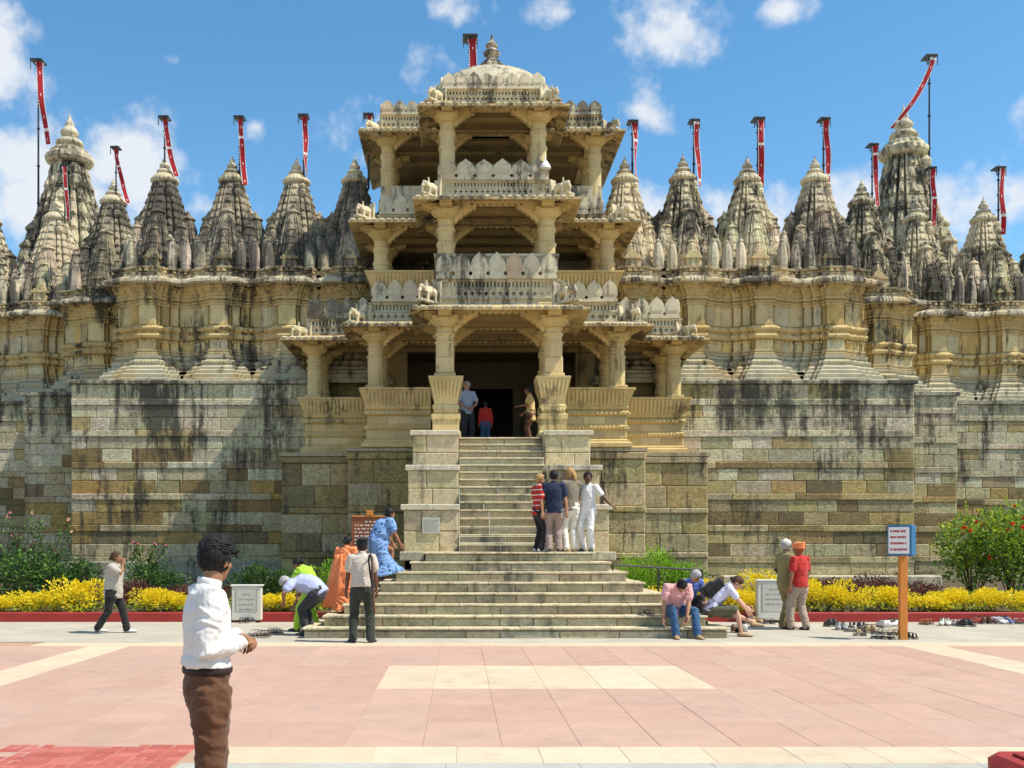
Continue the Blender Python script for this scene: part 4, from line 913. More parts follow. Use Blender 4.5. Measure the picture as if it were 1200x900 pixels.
flag(965, 141, 225, 33.3, .12, 'red banner on the stained outer right spire', 1, 2.15)
flag(1022, 171, 260, 35.8, .12, 'red banner on the smooth set-back right spire', 1, 2.1)
flag(1089, 68, 235, 45.0, -3.3, 'tall pole with banner streaming to the finial of the big right tower', 1.5, 3.1, 1.0)
flag(1090, 198, 275, 37.6, .08, 'red banner on the spire before the big right tower', 1, 2.05)
flag(1170, 198, 275, 37.6, .06, 'red banner on the rightmost spire', 1.1, 2.4)

# ---------------------------------------------------------------- remeshed organic bodies
def ell(mb, c, r, n=10, rot=None, m=0):
    c = Vector(c); rings = []
    for i in range(1, n):
        a = math.pi*i/n; z = -math.cos(a); q = math.sin(a)
        ring = [Vector((r[0]*q*math.cos(2*math.pi*j/(n+4)), r[1]*q*math.sin(2*math.pi*j/(n+4)), r[2]*z)) for j in range(n+4)]
        rings.append([c+(rot @ p if rot else p) for p in ring])
    mb.loft(rings, m=m); return mb
def tube(mb, pts, rad, side=None, n=12, m=0, flat=False):
    pts = [Vector(p) for p in pts]; rings = []; N_ = len(pts); side = Vector(side) if side is not None else None
    R_ = [(r, r) if isinstance(r, (int, float)) else r for r in rad]
    T_ = [((pts[min(i+1, N_-1)]-pts[max(i-1, 0)]).normalized()) for i in range(N_)]
    s = side if side is not None else T_[0].orthogonal()
    def ring(p, t, ra, rb, s):
        u = (s-t*s.dot(t)); u = u.normalized() if u.length > 1e-5 else t.orthogonal().normalized(); w = t.cross(u)
        return [p+u*(ra*math.cos(2*math.pi*j/n))+w*(rb*math.sin(2*math.pi*j/n)) for j in range(n)]
    if not flat or flat == 'end': rings.append(ring(pts[0]-T_[0]*min(R_[0])*.55, T_[0], R_[0][0]*.55, R_[0][1]*.55, s))
    for p, t, (ra, rb) in zip(pts, T_, R_): rings.append(ring(p, t, ra, rb, s))
    if not flat or flat == 'start': rings.append(ring(pts[-1]+T_[-1]*min(R_[-1])*.55, T_[-1], R_[-1][0]*.55, R_[-1][1]*.55, s))
    mb.loft(rings, m=m); return mb
_clouds = bpy.data.textures.new('folds', 'CLOUDS'); _clouds.noise_scale = .11; _clouds.noise_depth = 2
def remesh(mb, name, mats, vox, smooth=3, fold=0, parent=None, loc=(0, 0, 0), extra=None, rot=0):
    me = mb.mesh('tmp', []) ; o = bpy.data.objects.new('tmp', me); COL.objects.link(o)
    r = o.modifiers.new('r', 'REMESH'); r.mode = 'VOXEL'; r.voxel_size = vox
    if smooth: q = o.modifiers.new('s', 'SMOOTH'); q.iterations = smooth; q.factor = .5
    dg = bpy.context.evaluated_depsgraph_get(); out = bpy.data.meshes.new_from_object(o.evaluated_get(dg)); bpy.data.objects.remove(o); bpy.data.meshes.remove(me)
    if fold:                                              # creases: ridged, slanting noise pushed along the normals
        off = random.uniform(0, 40); nn = [v.normal.copy() for v in out.vertices]
        for v, n_ in zip(out.vertices, nn):
            p = v.co; q = Vector((p.x*5+p.z*3+off, p.y*5, p.z*9-p.x*4)); w_ = mnoise.noise(q*.6)
            rd = 1-min(1, abs(mnoise.noise(q+Vector((w_, w_, w_))*1.2))*2.6); r2 = 1-min(1, abs(mnoise.noise(Vector((p.x*13+off, p.y*13+p.z*9, p.z*17))))*2.4)
            v.co = p+n_*(fold*(.42*rd+.16*r2+.30*w_-.08))
    out.name = name; out.materials.clear()
    for m in (mats if isinstance(mats, list) else [mats]): out.materials.append(m)
    out.polygons.foreach_set('material_index', [0]*len(out.polygons))
    if extra is not None:                                 # fine details joined into the same mesh
        bm = bmesh.new(); bm.from_mesh(out); em = extra.mesh('x', mats if isinstance(mats, list) else [mats]); bm.from_mesh(em); bm.to_mesh(out); bm.free(); bpy.data.meshes.remove(em)
    out.polygons.foreach_set('use_smooth', [True]*len(out.polygons)); out.update()
    return out

# ---------------------------------------------------------------- stone elephants on the eave corners
e = MB()
ell(e, (0, 0, .36), (.30, .155, .17)); ell(e, (.06, 0, .40), (.2, .15, .16)); ell(e, (-.16, 0, .38), (.18, .15, .16))
for x, y in ((.17, .085), (.17, -.085), (-.19, .085), (-.19, -.085)): tube(e, [(x, y, .36), (x*1.02, y, .2), (x*1.02, y, .05)], [.085, .066, .07], n=10)
ell(e, (.35, 0, .44), (.13, .115, .14)); ell(e, (.40, 0, .50), (.09, .09, .08))
tube(e, [(.44, 0, .42), (.50, 0, .33), (.51, 0, .22), (.49, 0, .12), (.53, 0, .07)], [.07, .058, .045, .036, .03], n=10)
for s in (-1, 1):
    ell(e, (.30, s*.125, .42), (.075, .022, .11)); tube(e, [(.44, s*.06, .36), (.53, s*.075, .31), (.57, s*.075, .32)], [.02, .016, .008], n=8)
tube(e, [(-.33, 0, .43), (-.38, 0, .33), (-.37, 0, .2)], [.022, .016, .014], n=8)
ell(e, (.14, 0, .60), (.05, .05, .085)); ell(e, (.14, 0, .72), (.04, .04, .045)); ell(e, (-.06, 0, .53), (.14, .12, .03))
ELE = remesh(e, 'elephant_statue', [PALE], .018, 2)
pb = MB().bbox(-.45, .60, -.19, .19, -.05, .055, .02); ELB = pb.mesh('plinth', PALE)
pk = MB().extr([(-.47, .05), (-.34, .05), (-.36, .5), (-.42, .80), (-.47, .80)], -.16, .16); ELK = pk.mesh('back_slab', PALE)
for x_, y_, Y, s, k, lb in ((512, 121, 30.3, -1, .78, 'stone elephant on the left corner beside the dome'), (644, 121, 30.3, 1, .78, 'stone elephant on the right corner beside the dome'), (438, 157, 31.9, -1, .72, 'stone elephant on the upper left roof wing'), (716, 156, 31.9, 1, .72, 'stone elephant on the upper right roof wing'),
     (505, 231, 27.9, -1, .78, 'stone elephant left of the top balcony'), (657, 231, 27.9, 1, .78, 'stone elephant right of the top balcony'), (428, 256, 29.3, -1, .72, 'stone elephant at the far left corner of the middle eave'), (728, 257, 29.3, 1, .72, 'stone elephant at the far right corner of the middle eave'),
     (503, 355, 25.9, -1, .85, 'stone elephant left of the middle balcony above the entrance'), (662, 355, 25.9, 1, .85, 'stone elephant right of the middle balcony above the entrance'), (421, 380, 27.7, -1, .8, 'stone elephant between the two left lower parapets'), (738, 380, 27.7, 1, .8, 'stone elephant between the two right lower parapets'),
     (353, 398, 29.3, -1, .76, 'stone elephant at the outermost left lower eave'), (804, 397, 29.3, 1, .76, 'stone elephant at the outermost right lower eave')):
    loc = px(x_, y_, Y-.35); t = inst('elephant_statue', ELE, None, loc, (0, 0, 0 if s > 0 else PI), k*.86, jit((.57, .51, .37), .06)); t.rotation_euler.z += s*-.85
    tag(t, lb, 'statue', 'elephants on the eave corners')
    for nm_, me in (('plinth', ELB), ('back_slab', ELK)): o = inst(nm_, me, t, loc, (0, 0, 0), 1, (.50, .45, .33)); o.location = (0, 0, 0)
# white floodlight on the upper balcony
t = thing('floodlight', 'small white floodlight hanging on the top balcony', 'lamp', px(639, 190, 29.9)); mb = MB().lathe([(.03, 12.78), (.06, 12.84), (.15, 12.70), (.17, 12.62), (.05, 12.6)][::-1], 12, c=(t.location.x, 29.9)); cyl(mb, (t.location.x, 29.9, 12.85), (t.location.x, 29.95, 13.05), .015)
WHP = plain('white_enamel', (.78, .78, .76), .35, .5, .03); pobj(mb, 'lamp_hood', WHP, t)
# ---------------------------------------------------------------- signs, tablets, railing, red block
ORP = plain('orange_paint', (.55, .20, .03), .5, .4, .15, 8, .1); BLP = plain('blue_paint', (.02, .14, .30), .4, .5, .08); RTX = plain('red_lettering', (.45, .09, .10), .7); BRP = plain('brown_paint', (.26, .075, .022), .5, .35, .12); OFFW = plain('offwhite_lettering', (.72, .66, .58), .7); GTX = plain('grey_lettering', (.30, .285, .25), .8)
Y = 17.75; x0 = X(1058, Y); t = thing('sign_post', 'orange post carrying a small blue framed white sign with red writing', 'sign', (x0, Y, 0))
pobj(MB().bbox(x0-.065, x0+.065, Y-.05, Y+.05, 0, 1.60, .006), 'post', ORP, t)
bd = MB().bbox(-.24, .24, -.055, .075, 0, .53, .012); fx = MB().bbox(-.205, .205, -.066, -.05, .035, .495, .004); tx = MB(); r = random.Random(3)
for li in range(4):
    z = .42-.105*li; u = -.165
    while u < .15:
        w = r.choice((.02, .03, .045, .06)); tx.box(u, min(u+w, .17), -.071, -.067, z-.02+r.uniform(0, .008), z+.02-r.uniform(0, .008)); tx.box(u, min(u+w+.006, .17), -.0705, -.0668, z+.014, z+.021); u += w+r.choice((.006, .01, .022))
m4 = Matrix.Translation((x0-.06, Y-.07, 1.455)) @ Matrix.Rotation(R(-60), 4, 'Z')
bo = pobj(bd.xf(m4), 'board', BLP, t); f_ = pobj(fx.xf(m4), 'sign_face', WHP, bo); pobj(tx.xf(m4), 'lettering', RTX, bo, kind='stuff')
cap_ = MB().bbox(-.10, .10, 0.076, .13, .05, .42, .02).xf(m4); pobj(cap_, 'back_box', BLACKM, bo)
Y = 21.4; t = thing('notice_board', 'brown notice board with lines of white writing left of the stairs', 'sign', (X(435, Y), Y, .1))
xa, xb = X(412, Y), X(460, Y); za, zb = Z(657, Y), Z(606, Y)
pobj(MB().bbox(xa, xb, Y-.03, Y+.03, za, zb, .008), 'board', BRP, t); tx = MB(); r = random.Random(8)
for li in range(10):
    z = zb-.10-.075*li; half = (xb-xa)/2*(.34 if li == 0 else .84); u = (xa+xb)/2-half; e_ = (xa+xb)/2+half
    while u < e_-.02:
        w = r.choice((.03, .06, .09, .12)); q = u
        while q < min(u+w, e_)-.012: tx.box(q, q+.011, Y-.036, Y-.031, z-.016+r.choice((0, .008)), z+.018-r.choice((0, .006))); q += .016
        tx.box(u, min(u+w, e_), Y-.0355, Y-.0312, z+.010, z+.016); u += w+.028
pobj(tx, 'lettering', OFFW, t, kind='stuff')
pobj(MB().bbox(xa+.01, xb-.01, Y-.05, Y+.02, zb-.0, zb+.03, .006), 'top_rail', ORP, t)
pobj(MB().bbox(X(429.5, Y), X(437, Y), Y-.06, Y+.06, zb+.031, zb+.14, .006), 'post_top', ORP, t)
for u in (xa+.12, xb-.12): pobj(MB().bbox(u-.04, u+.04, Y+.031, Y+.09, .1, zb, .005), 'post', BRP, t)
def tablet(x0, x1, y0, y1, Y, label, n):
    a, b, z1 = X(x0, Y), X(x1, Y), Z(y0, Y); t = thing('marble_tablet', label, 'tablet', ((a+b)/2, Y, .1))
    pobj(MB().bbox(a, b, Y-.09, Y+.09, .05, z1, .015), 'slab', MARBLE, t, (.64, .61, .52)); pobj(MB().box(a+.1, b-.1, Y-.096, Y-.085, .24, z1-.07), 'panel', MARBLE, t, (.52, .50, .43)); tx = MB(); r = random.Random(int(x0))
    for q in ((a+.09, a+.1), (b-.1, b-.09)): tx.box(q[0], q[1], Y-.1, Y-.085, .24, z1-.07)
    for li in range(n):
        z = z1-.17-.105*li; u = a+.16+(.08 if li == 0 else 0)
        while u < b-.17-(.08 if li == 0 else 0):
            w = r.choice((.012, .02, .035)); tx.box(u, u+w, Y-.099, Y-.0955, z-.014+r.uniform(0, .008), z+.014-r.uniform(0, .008)); tx.box(u, u+w+.006, Y-.0985, Y-.0952, z+.010, z+.015); u += w+r.choice((.008, .012, .03))
    pobj(tx, 'lettering', GTX, t, kind='stuff')
    pobj(MB().bbox(a-.03, b+.03, Y-.11, Y+.11, z1+.001, z1+.035, .01), 'cap', MARBLE, t, (.66, .64, .57))
tablet(272.5, 307, 687, 722, 21.68, 'upright marble tablet with faint engraved lines at the left red kerb', 4); tablet(886.5, 925, 681, 717, 21.68, 'upright marble tablet with engraved lines beside the two standing men', 4)
t = thing('wall_plaque', 'small square marble plaque set into the left stair wall', 'plaque', px(505, 616, 21.68)); w_ = t.location
pobj(MB().bbox(w_.x-.19, w_.x+.19, 21.655, 21.70, w_.z-.17, w_.z+.17, .008), 'plaque_slab', MARBLE, t, (.43, .42, .35)); tx = MB(); r = random.Random(2)
for li in range(5):
    u = -.14
    while u < .12: w = r.choice((.02, .035, .05)); tx.box(w_.x+u, w_.x+u+w, 21.651, 21.656, w_.z+.10-.05*li, w_.z+.112-.05*li); u += w+.014
pobj(tx, 'lettering', GTX, t, kind='stuff')
Y = 21.5; t = thing('railing', 'thin black iron railing in front of the lime shrubs', 'railing', (X(770, Y), Y, .1))
a, b = px(718, 662, 20.6), px(823, 668, Y); mb = MB(); cyl(mb, a, b, .02, None, 8); pobj(mb, 'rail', BLACKM, t)
for q in (a, a.lerp(b, .5), b): mb = MB(); cyl(mb, (q.x, q.y, 0), q, .02, None, 8); pobj(mb, 'post', BLACKM, t)
t = thing('red_block', 'low red painted block cut by the lower right corner', 'block', (3.3, 6.2, 0))
mb = MB(); mb.loft([[(2.5+i, 6.78-i, z), (2.42+i, 6.6, z), (2.42+i, 5.5, z), (5, 5.5, z), (5, 6.78-i, z)] for i, z in ((0, 0), (0, .24), (.05, .29))]); pobj(mb, 'block_body', REDP, t, (.4, .1, .1))
mb = MB().bbox(2.56, 5, 5.4, 6.6, .2905, .31, .008); pobj(mb, 'block_top', REDP, t)

# ---------------------------------------------------------------- shoes left on the pavement
def shoe_mesh(kind):
    mb = MB()
    def rg(x, w, z0, z1): return [(x, -w, z0), (x, w, z0), (x, w*1.02, z0+(z1-z0)*.5), (x, w*.7, z1), (x, -w*.7, z1), (x, -w*1.02, z0+(z1-z0)*.5)]
    mb.loft([rg(x, w, 0, .022) for x, w in ((-.13, .025), (-.12, .036), (-.05, .036), (.03, .043), (.09, .044), (.13, .032), (.145, .015))], m=1)
    if kind == 'shoe':
        mb.loft([rg(x, w, .022, z) for x, w, z in ((-.125, .024, .07), (-.115, .034, .095), (-.06, .036, .10), (-.01, .038, .085), (.05, .042, .062), (.10, .040, .05), (.135, .020, .035))])
        mb.box(-.10, -.025, -.018, .018, .097, .103, 2)
        for q in range(4): mb.box(.0+.018*q, .008+.018*q, -.026, .026, .088-.008*q, .094-.008*q, 1)
    else:
        for x, z in ((.07, .055), (.0, .06), (-.09, .065)):
            pts = [Vector((x, .042*math.cos(a), .02+z*math.sin(a))) for a in [math.pi*i/6 for i in range(7)]]
            for p, q in zip(pts, pts[1:]): mb.add([p+Vector((-.016, 0, 0)), p+Vector((.016, 0, 0)), q+Vector((.016, 0, 0)), q+Vector((-.016, 0, 0))], [(0, 1, 2, 3)])
        mb.box(-.12, .13, -.034, .034, .0225, .026, 2)
    return mb
RUB = plain('shoe_sole', (.30, .27, .22), .8); INSOLE = plain('insole', (.06, .045, .035), .9); LEA = plain('shoe_upper', None, .5, .4, .12, 30)
SHM = {k: shoe_mesh(k).mesh('shoe', [LEA, RUB, INSOLE], k == 'shoe') for k in ('shoe', 'sandal')}
BK, WT, TN, RD_, GY, BLU, BRN = (.03, .03, .032), (.72, .70, .66), (.45, .30, .15), (.35, .04, .03), (.30, .31, .32), (.05, .07, .22), (.12, .06, .03)
shl = [(973, 734, BK, 'shoe', 'grey'), (986, 738, GY, 'shoe', ''), (997, 740, WT, 'sandal', ''), (1003, 736, BK, 'sandal', ''), (1012, 741, BK, 'shoe', ''), (1009, 745, TN, 'sandal', ''), (1020, 741, TN, 'shoe', ''), (1029, 743, BRN, 'sandal', ''), (1036, 735, WT, 'shoe', ''),
       (1028, 748, BK, 'sandal', ''), (1041, 749, BK, 'sandal', ''), (1048, 744, TN, 'sandal', ''), (1043, 733, BRN, 'shoe', ''), (1050, 734, WT, 'shoe', ''), (1066, 749, BK, 'sandal', ''), (1085, 732, (.6, .25, .08), 'sandal', ''), (1107, 733, WT, 'shoe', ''), (1119, 733, WT, 'sandal', ''), (1129, 734, BK, 'shoe', ''), (1136, 734, BRN, 'sandal', ''),
       (1146, 731, RD_, 'shoe', ''), (1155, 731, BRN, 'shoe', ''), (1163, 731, RD_, 'sandal', ''), (1172, 731, WT, 'shoe', ''), (1181, 731, BLU, 'shoe', ''), (1195, 731, WT, 'sandal', ''), (884, 730, TN, 'shoe', ''), (893, 730, WT, 'sandal', ''), (874, 731, BK, 'shoe', ''), (902, 731, BK, 'sandal', ''), (864, 741, BRN, 'shoe', ''), (868, 740, WT, 'shoe', ''), (290, 730, BK, 'sandal', ''), (298, 747, GY, 'sandal', ''), (310, 747, BRN, 'sandal', ''), (322, 743, TN, 'sandal', '')]
cn = {BK: 'black', WT: 'white', TN: 'tan', RD_: 'dark red', GY: 'grey', BLU: 'navy', BRN: 'brown', (.6, .25, .08): 'orange'}
def where(x, y):
    if x < 300: return 'before the left marble tablet'
    if x < 330: return 'by the feet of the bending man'
    if x < 870: return 'by the foot of the woman tying her shoe'
    if x < 910: return 'beside the right marble tablet'
    if x < 1000: return 'at the left end of the shoe heap'
    if x < 1025: return 'in the middle of the shoe heap'
    if x < 1040: return 'close left of the orange sign post'
    if x < 1046: return 'touching the left of the sign post'
    if x < 1055: return 'just behind the orange sign post'
    if x < 1070: return 'at the foot of the orange sign post'
    if x < 1115: return 'along the kerb, first group right of the sign post'
    if x < 1140: return 'along the kerb, midway to the right edge'
    return 'in the neat kerb row at the right edge'
shl_n = {}
for x_, y_, c, kd, _ in shl:
    Y = 1.65*F/(y_-VY); a = random.choice((1, 1, 1, -1))*PI/2+random.uniform(-.5, .5) if random.random() < .7 else random.uniform(-.4, .4)+random.choice((0, PI))
    for q in (0, 1):
        dv = Matrix.Rotation(a, 3, 'Z') @ Vector((random.uniform(-.04, .04), .055 if q else -.055, 0))
        loc = (X(x_, Y)+dv.x, Y+dv.y, 0)
        o = inst(kd, SHM[kd], None, loc, (0, 0, a+random.uniform(-.25, .25)), (1.15, 1.2, 1.5), jit(c, .15)); lb = f'{cn[c]} {kd} of a pair left {where(x_, y_)}'; o['pair'] = 1; del o['pair']
        lb = lb.replace(' of a pair left', (', nearer of a pair,', ', farther of a pair,')[q])
        tag(o, lb, kd, f'{cn[c]} {kd}s {where(x_, y_)}')
for q in (0, 1):                                   # a pair of black sandals left on the steps
    o = inst('sandal', SHM['sandal'], None, (X(752, 18.45)+.13*q, 18.46, .377), (0, 0, PI/2+.3*q), (1.15, 1.2, 1.4), (.025, .025, .027))
    tag(o, ('left' if q == 0 else 'right')+' one of two black sandals lying on the steps beside the man in pink', 'sandal', 'black sandals on the steps')
# ---------------------------------------------------------------- people
SK = {k: plain('skin_'+k, c, .55, .35, .10, 9) for k, c in (('brown', (.29, .135, .068)), ('dark', (.13, .058, .032)), ('tan', (.42, .21, .12)), ('fair', (.58, .32, .22)))}
HR = {k: plain('hair_'+k, c, .6, .22, .4, 60, .6) for k, c in (('black', (.012, .011, .011)), ('grey', (.38, .37, .36)), ('brown', (.07, .035, .02)), ('blonde', (.38, .23, .09)), ('henna', (.30, .08, .02)))}
EYE = plain('eye_dark', (.02, .015, .012), .3, .5); SHB = plain('shoe_black', (.025, .024, .024), .45, .5); SHW = plain('shoe_white', (.70, .68, .63), .6); SHT = plain('shoe_tan', (.38, .25, .13), .6)
def ik(a, t, l1, l2, pole):
    a = Vector(a); t = Vector(t); d = t-a; D = d.length; mx = (l1+l2)*.998
    if D > mx: t = a+d*(mx/D); D = mx; d = t-a
    u = d/D; x = (l1*l1-l2*l2+D*D)/(2*D); h = math.sqrt(max(0, l1*l1-x*x)); p = Vector(pole); p = p-u*p.dot(u); p = p.normalized() if p.length > 1e-5 else u.orthogonal().normalized()
    return a+u*x+p*h, t
def hand(mb, w, d, pn, k, curl=.5, thumb=1):
    """palm + five fingers: w wrist, d pointing, pn palm normal, thumb side sign"""
    d = d.normalized(); pn = (pn-d*pn.dot(d)).normalized(); s = d.cross(pn)*thumb
    tube(mb, [w-d*.02*k, w+d*.03*k, w+d*.075*k, w+d*.088*k], [(.024*k, .018*k), (.034*k, .016*k), (.041*k, .014*k), (.038*k, .011*k)], s, 10)
    for i, (o, ln) in enumerate(((.031, .068), (.011, .077), (-.010, .072), (-.030, .056))):
        b = w+d*.082*k+s*o*k; c = curl*(1+.12*i); p1 = b+(d*math.cos(c*.6)+pn*math.sin(c*.6))*ln*.48*k; p2 = p1+(d*math.cos(c*1.5)+pn*math.sin(c*1.5))*ln*.32*k; p3 = p2+(d*math.cos(c*2.3)+pn*math.sin(c*2.3))*ln*.24*k
        tube(mb, [b, p1, p2, p3], [.0098*k, .0088*k, .008*k, .0066*k], None, 7)
    b = w+d*.022*k+s*.030*k; p1 = b+(d*.65+s*.65+pn*.3).normalized()*.036*k; p2 = p1+(d*.85+s*.25+pn*.4).normalized()*.032*k; p3 = p2+(d+pn*.4).normalized()*.02*k
    tube(mb, [b, p1, p2, p3], [.014*k, .0115*k, .010*k, .0075*k], None, 7)
def person(label, group, loc, face, H=1.68, skin='brown', hair=('black', 'short'), top=None, sleeve='short', hem=.0, bottom=None, bkind='trousers', shoes=SHB, build=1.0,
           hip=None, lean=0, lean2=None, side=0, twist=0, head=(0, 0), hl=None, hr=None, fl=None, fr=None, pole_l=None, pole_r=None, kl=None, kr=None, vox=.015, curl=.45, hat=None, stripe=None, fold=.020, loose=1.0, dl=None, dr=None, toes=(0, 0)):
    """local axes: +Y is where the person faces, +X their right hand side. hl/hr wrists, fl/fr ankles."""
    k = H/1.70; V = Vector
    rz = R(face); root_loc = V(loc)
    P = V(hip) if hip else V((0, 0, .93)); P = P*k if not hip else P
    lean2 = lean if lean2 is None else lean2
    def rot(l, z=0): return Matrix.Rotation(R(z), 3, 'Z') @ Matrix.Rotation(R(-l), 3, 'X') @ Matrix.Rotation(R(side), 3, 'Y')
    R1, R2, R3 = rot(lean*.55, twist*.3), rot(lean*.85+lean2*.15, twist*.7), rot(lean2, twist)
    pel = P; wa = pel+R1 @ V((0, 0, .14))*k; ch = wa+R2 @ V((0, 0, .18))*k; nb = ch+R3 @ V((0, -.005, .19))*k
    sR, sL = nb+R3 @ V((.178*build**.5, -.005, -.045))*k, nb+R3 @ V((-.178*build**.5, -.005, -.045))*k
    hy, hp = head; RH = R3 @ Matrix.Rotation(R(hy), 3, 'Z') @ Matrix.Rotation(R(-hp), 3, 'X')
    nk = nb+R3 @ V((0, .015, .038))*k; hc = nk+RH @ V((0, .025, .118))*k
    b = MB(); xa = V((1, 0, 0))
    W = math.sqrt(build); dS = R2 @ xa
    tors = [(pel+R1 @ V((0, -.01, -.10))*k, .150, .105), (pel, .165, .112*build), (wa, .142*W*build**.5, .100*build), (ch-(R2 @ V((0, 0, .06)))*k, .155*W, .108*build), (ch+(R3 @ V((0, 0, .06)))*k, .165*W, .105*build), (nb-(R3 @ V((0, 0, .045)))*k, .15*W, .080), (nb, .07, .058)]
    tube(b, [p for p, _, _ in tors], [(a*k, c*k) for _, a, c in tors], dS, 18)
    tube(b, [nb-(R3 @ V((0, 0, .03)))*k, nk+(R3 @ V((0, .01, .02)))*k, hc-(RH @ V((0, .02, .05)))*k], [.060*k, .054*k, .055*k], n=12)
    # head
    def HP(x, y, z): return hc+RH @ V((x, y, z))*k
    ell(b, HP(0, -.012, .025), (.074*k, .092*k, .092*k), 14, RH); ell(b, HP(0, .018, -.035), (.060*k, .070*k, .085*k), 12, RH); ell(b, HP(0, .055, -.085), (.032*k, .028*k, .025*k), 8, RH)
    tube(b, [HP(0, .088, .022), HP(0, .104, -.012), HP(0, .112, -.026)], [.010*k, .014*k, .016*k], n=8); ell(b, HP(0, .074, .035), (.052*k, .016*k, .012*k), 8, RH); ell(b, HP(0, .083, -.058), (.024*k, .012*k, .012*k), 8, RH)
    for s in (-1, 1): ell(b, HP(s*.073, -.008, -.008), (.013*k, .020*k, .034*k), 8, RH); ell(b, HP(s*.036, .066, -.02), (.022*k, .018*k, .018*k), 8, RH)
    ex = MB()
    for s in (-1, 1):
        ell(ex, HP(s*.030, .079, .012), (.011*k, .007*k, .006*k), 6, RH, 1); tube(ex, [HP(s*.014, .089, .032), HP(s*.032, .088, .036), HP(s*.05, .078, .03)], [.003*k, .0045*k, .002*k], n=5, m=1)
    tube(ex, [HP(-.02, .094, -.056), HP(0, .0975, -.057), HP(.02, .094, -.056)], [.002*k, .0035*k, .002*k], n=5, m=1)
    # arms
    arms = []
    for s, sh, hw, pole, dd in ((1, sR, hr, pole_r, dr), (-1, sL, hl, pole_l, dl)):
        hw = V(hw) if hw is not None else V((s*.26*W, .05, .80))*k
        el, hw = ik(sh, hw, .285*k, .255*k, pole if pole is not None else V((s*.5, -1, -.2))); arms.append((s, sh, el, hw))
        f = (hw-el).normalized()
        tube(b, [nb+R3 @ V((s*.09, -.005, -.045))*k, sh, sh.lerp(el, .3), sh.lerp(el, .6), el, el.lerp(hw, .25), el.lerp(hw, .7), hw], [.058*k, .057*k*W, .050*k*W, .044*k, .039*k, .042*k, .033*k, .026*k], n=12)
        dh = V(dd) if dd is not None else f; hand(ex, hw-f*.005, dh, V((-s*.8, .5, -.1)) if dh.z < -.5 else V((-s*.3, 0, -1)), k*1.06, curl, 1 if s > 0 else -1)
    # legs
    legs = []
    for s, an, kp, ty in ((1, fr, kr, toes[1]), (-1, fl, kl, toes[0])):
        hj = pel+R1 @ V((s*.088*W, 0, -.04))*k; an = V(an) if an is not None else V((s*.10, 0, .085))*k
        kn, an = ik(hj, an, .42*k, .415*k, kp if kp is not None else V((s*.12, 1, 0))); fd = Matrix.Rotation(R(ty), 3, 'Z') @ V((s*.18, 1, 0)).normalized(); legs.append((s, hj, kn, an, fd))
        tube(b, [hj, hj.lerp(kn, .25), hj.lerp(kn, .6), kn, kn.lerp(an, .3), kn.lerp(an, .7), an], [.092*k*W, .086*k*W, .068*k, .055*k, .055*k, .040*k, .033*k], n=12)
    for s, hj, kn, an, fd in legs:
        tube(b, [an+V((0, 0, -.03))*k-fd*.04*k, an+V((0, 0, -.045))*k+fd*.06*k, an+V((0, 0, -.06))*k+fd*.14*k, an+V((0, 0, -.065))*k+fd*.17*k], [(.034*k, .035*k), (.04*k, .032*k), (.042*k, .018*k), (.03*k, .014*k)], fd.cross(V((0, 0, 1))), 10)
    me = remesh(b, 'body', [SK[skin], EYE], vox, 2, 0, extra=ex)
    o = inst('person', me, None, root_loc, (0, 0, rz)); tag(o, label, 'person', group)
    def kid(me, name):
        c = bpy.data.objects.new(name, me); COL.objects.link(c); c.parent = o; WP[c] = root_loc; return c
    def simple(mb, name, mats, smooth_=True): return kid(mb.mesh(name, mats, smooth_), name)
    # hair
    hcol, hst = hair; hm = MB(); n = 22; rows = []
    drop = {'short': -.075, 'bob': -.11, 'bun': -.06, 'long': -.13, 'bald': -.05, 'thick': -.115}[hst]
    for i in range(1, n):
        a = math.pi*i/n; ring = []
        for j in range(30):
            t = 2*math.pi*j/30; dx, dy, dz = math.sin(a)*math.cos(t), math.sin(a)*math.sin(t), -math.cos(a)
            th = .020 if hst != 'thick' else .017
            front = .050-.50*max(0, dz-.35)*.0+(.05 if dz > .45 else 0)
            yv, zv = (.092+th)*dy-.014, (.094+th)*dz+.027
            face_ = yv > (.028 if zv < .07 else .075) and zv < .088
            ear = abs(dx) > .8 and zv < -.0 and yv > -.035 and hst not in ('long', 'bob')
            low = zv < drop+.02*dy
            bald = hst == 'bald' and zv > .06 and yv > -.06
            q = .80 if (face_ or ear or low or bald) else 1+(.055 if hst != 'thick' else .07)*mnoise.noise(V((dx*4.2+loc[0], dy*4.2, dz*4.2)))+(.03 if hst != 'thick' else .035)*mnoise.noise(V((dx*11, dy*11+loc[1], dz*11)))
            ring.append(HP((.076+th)*dx*q, ((.092+th)*dy)*q-.014, ((.094+th)*dz)*q+.027))
        rows.append(ring)
    hm.loft(rows)
    if hst == 'thick':
        r_ = random.Random(5)
        for _ in range(900):
            v = rv(r_)
            if v.z < -.5 or (v.y > .35 and v.z < .62): continue
            wv_ = 1+.05*mnoise.noise(v*3.1); c = V((v.x*.086*wv_, v.y*.103*wv_-.016, v.z*.106*wv_+.027)); tg = (rv(r_)*.30+V((.12*math.sin(v.z*9), -.40, -.85))); tg = (tg-v*tg.dot(v)*.75).normalized(); tube(hm, [HP(*(c-tg*.040-v*.014)), HP(*(c-tg*.012-v*.001)), HP(*(c+tg*.016-v*.001)), HP(*(c+tg*.040-v*.006))], [.003*k, .0058*k, .005*k, .001*k], n=4)
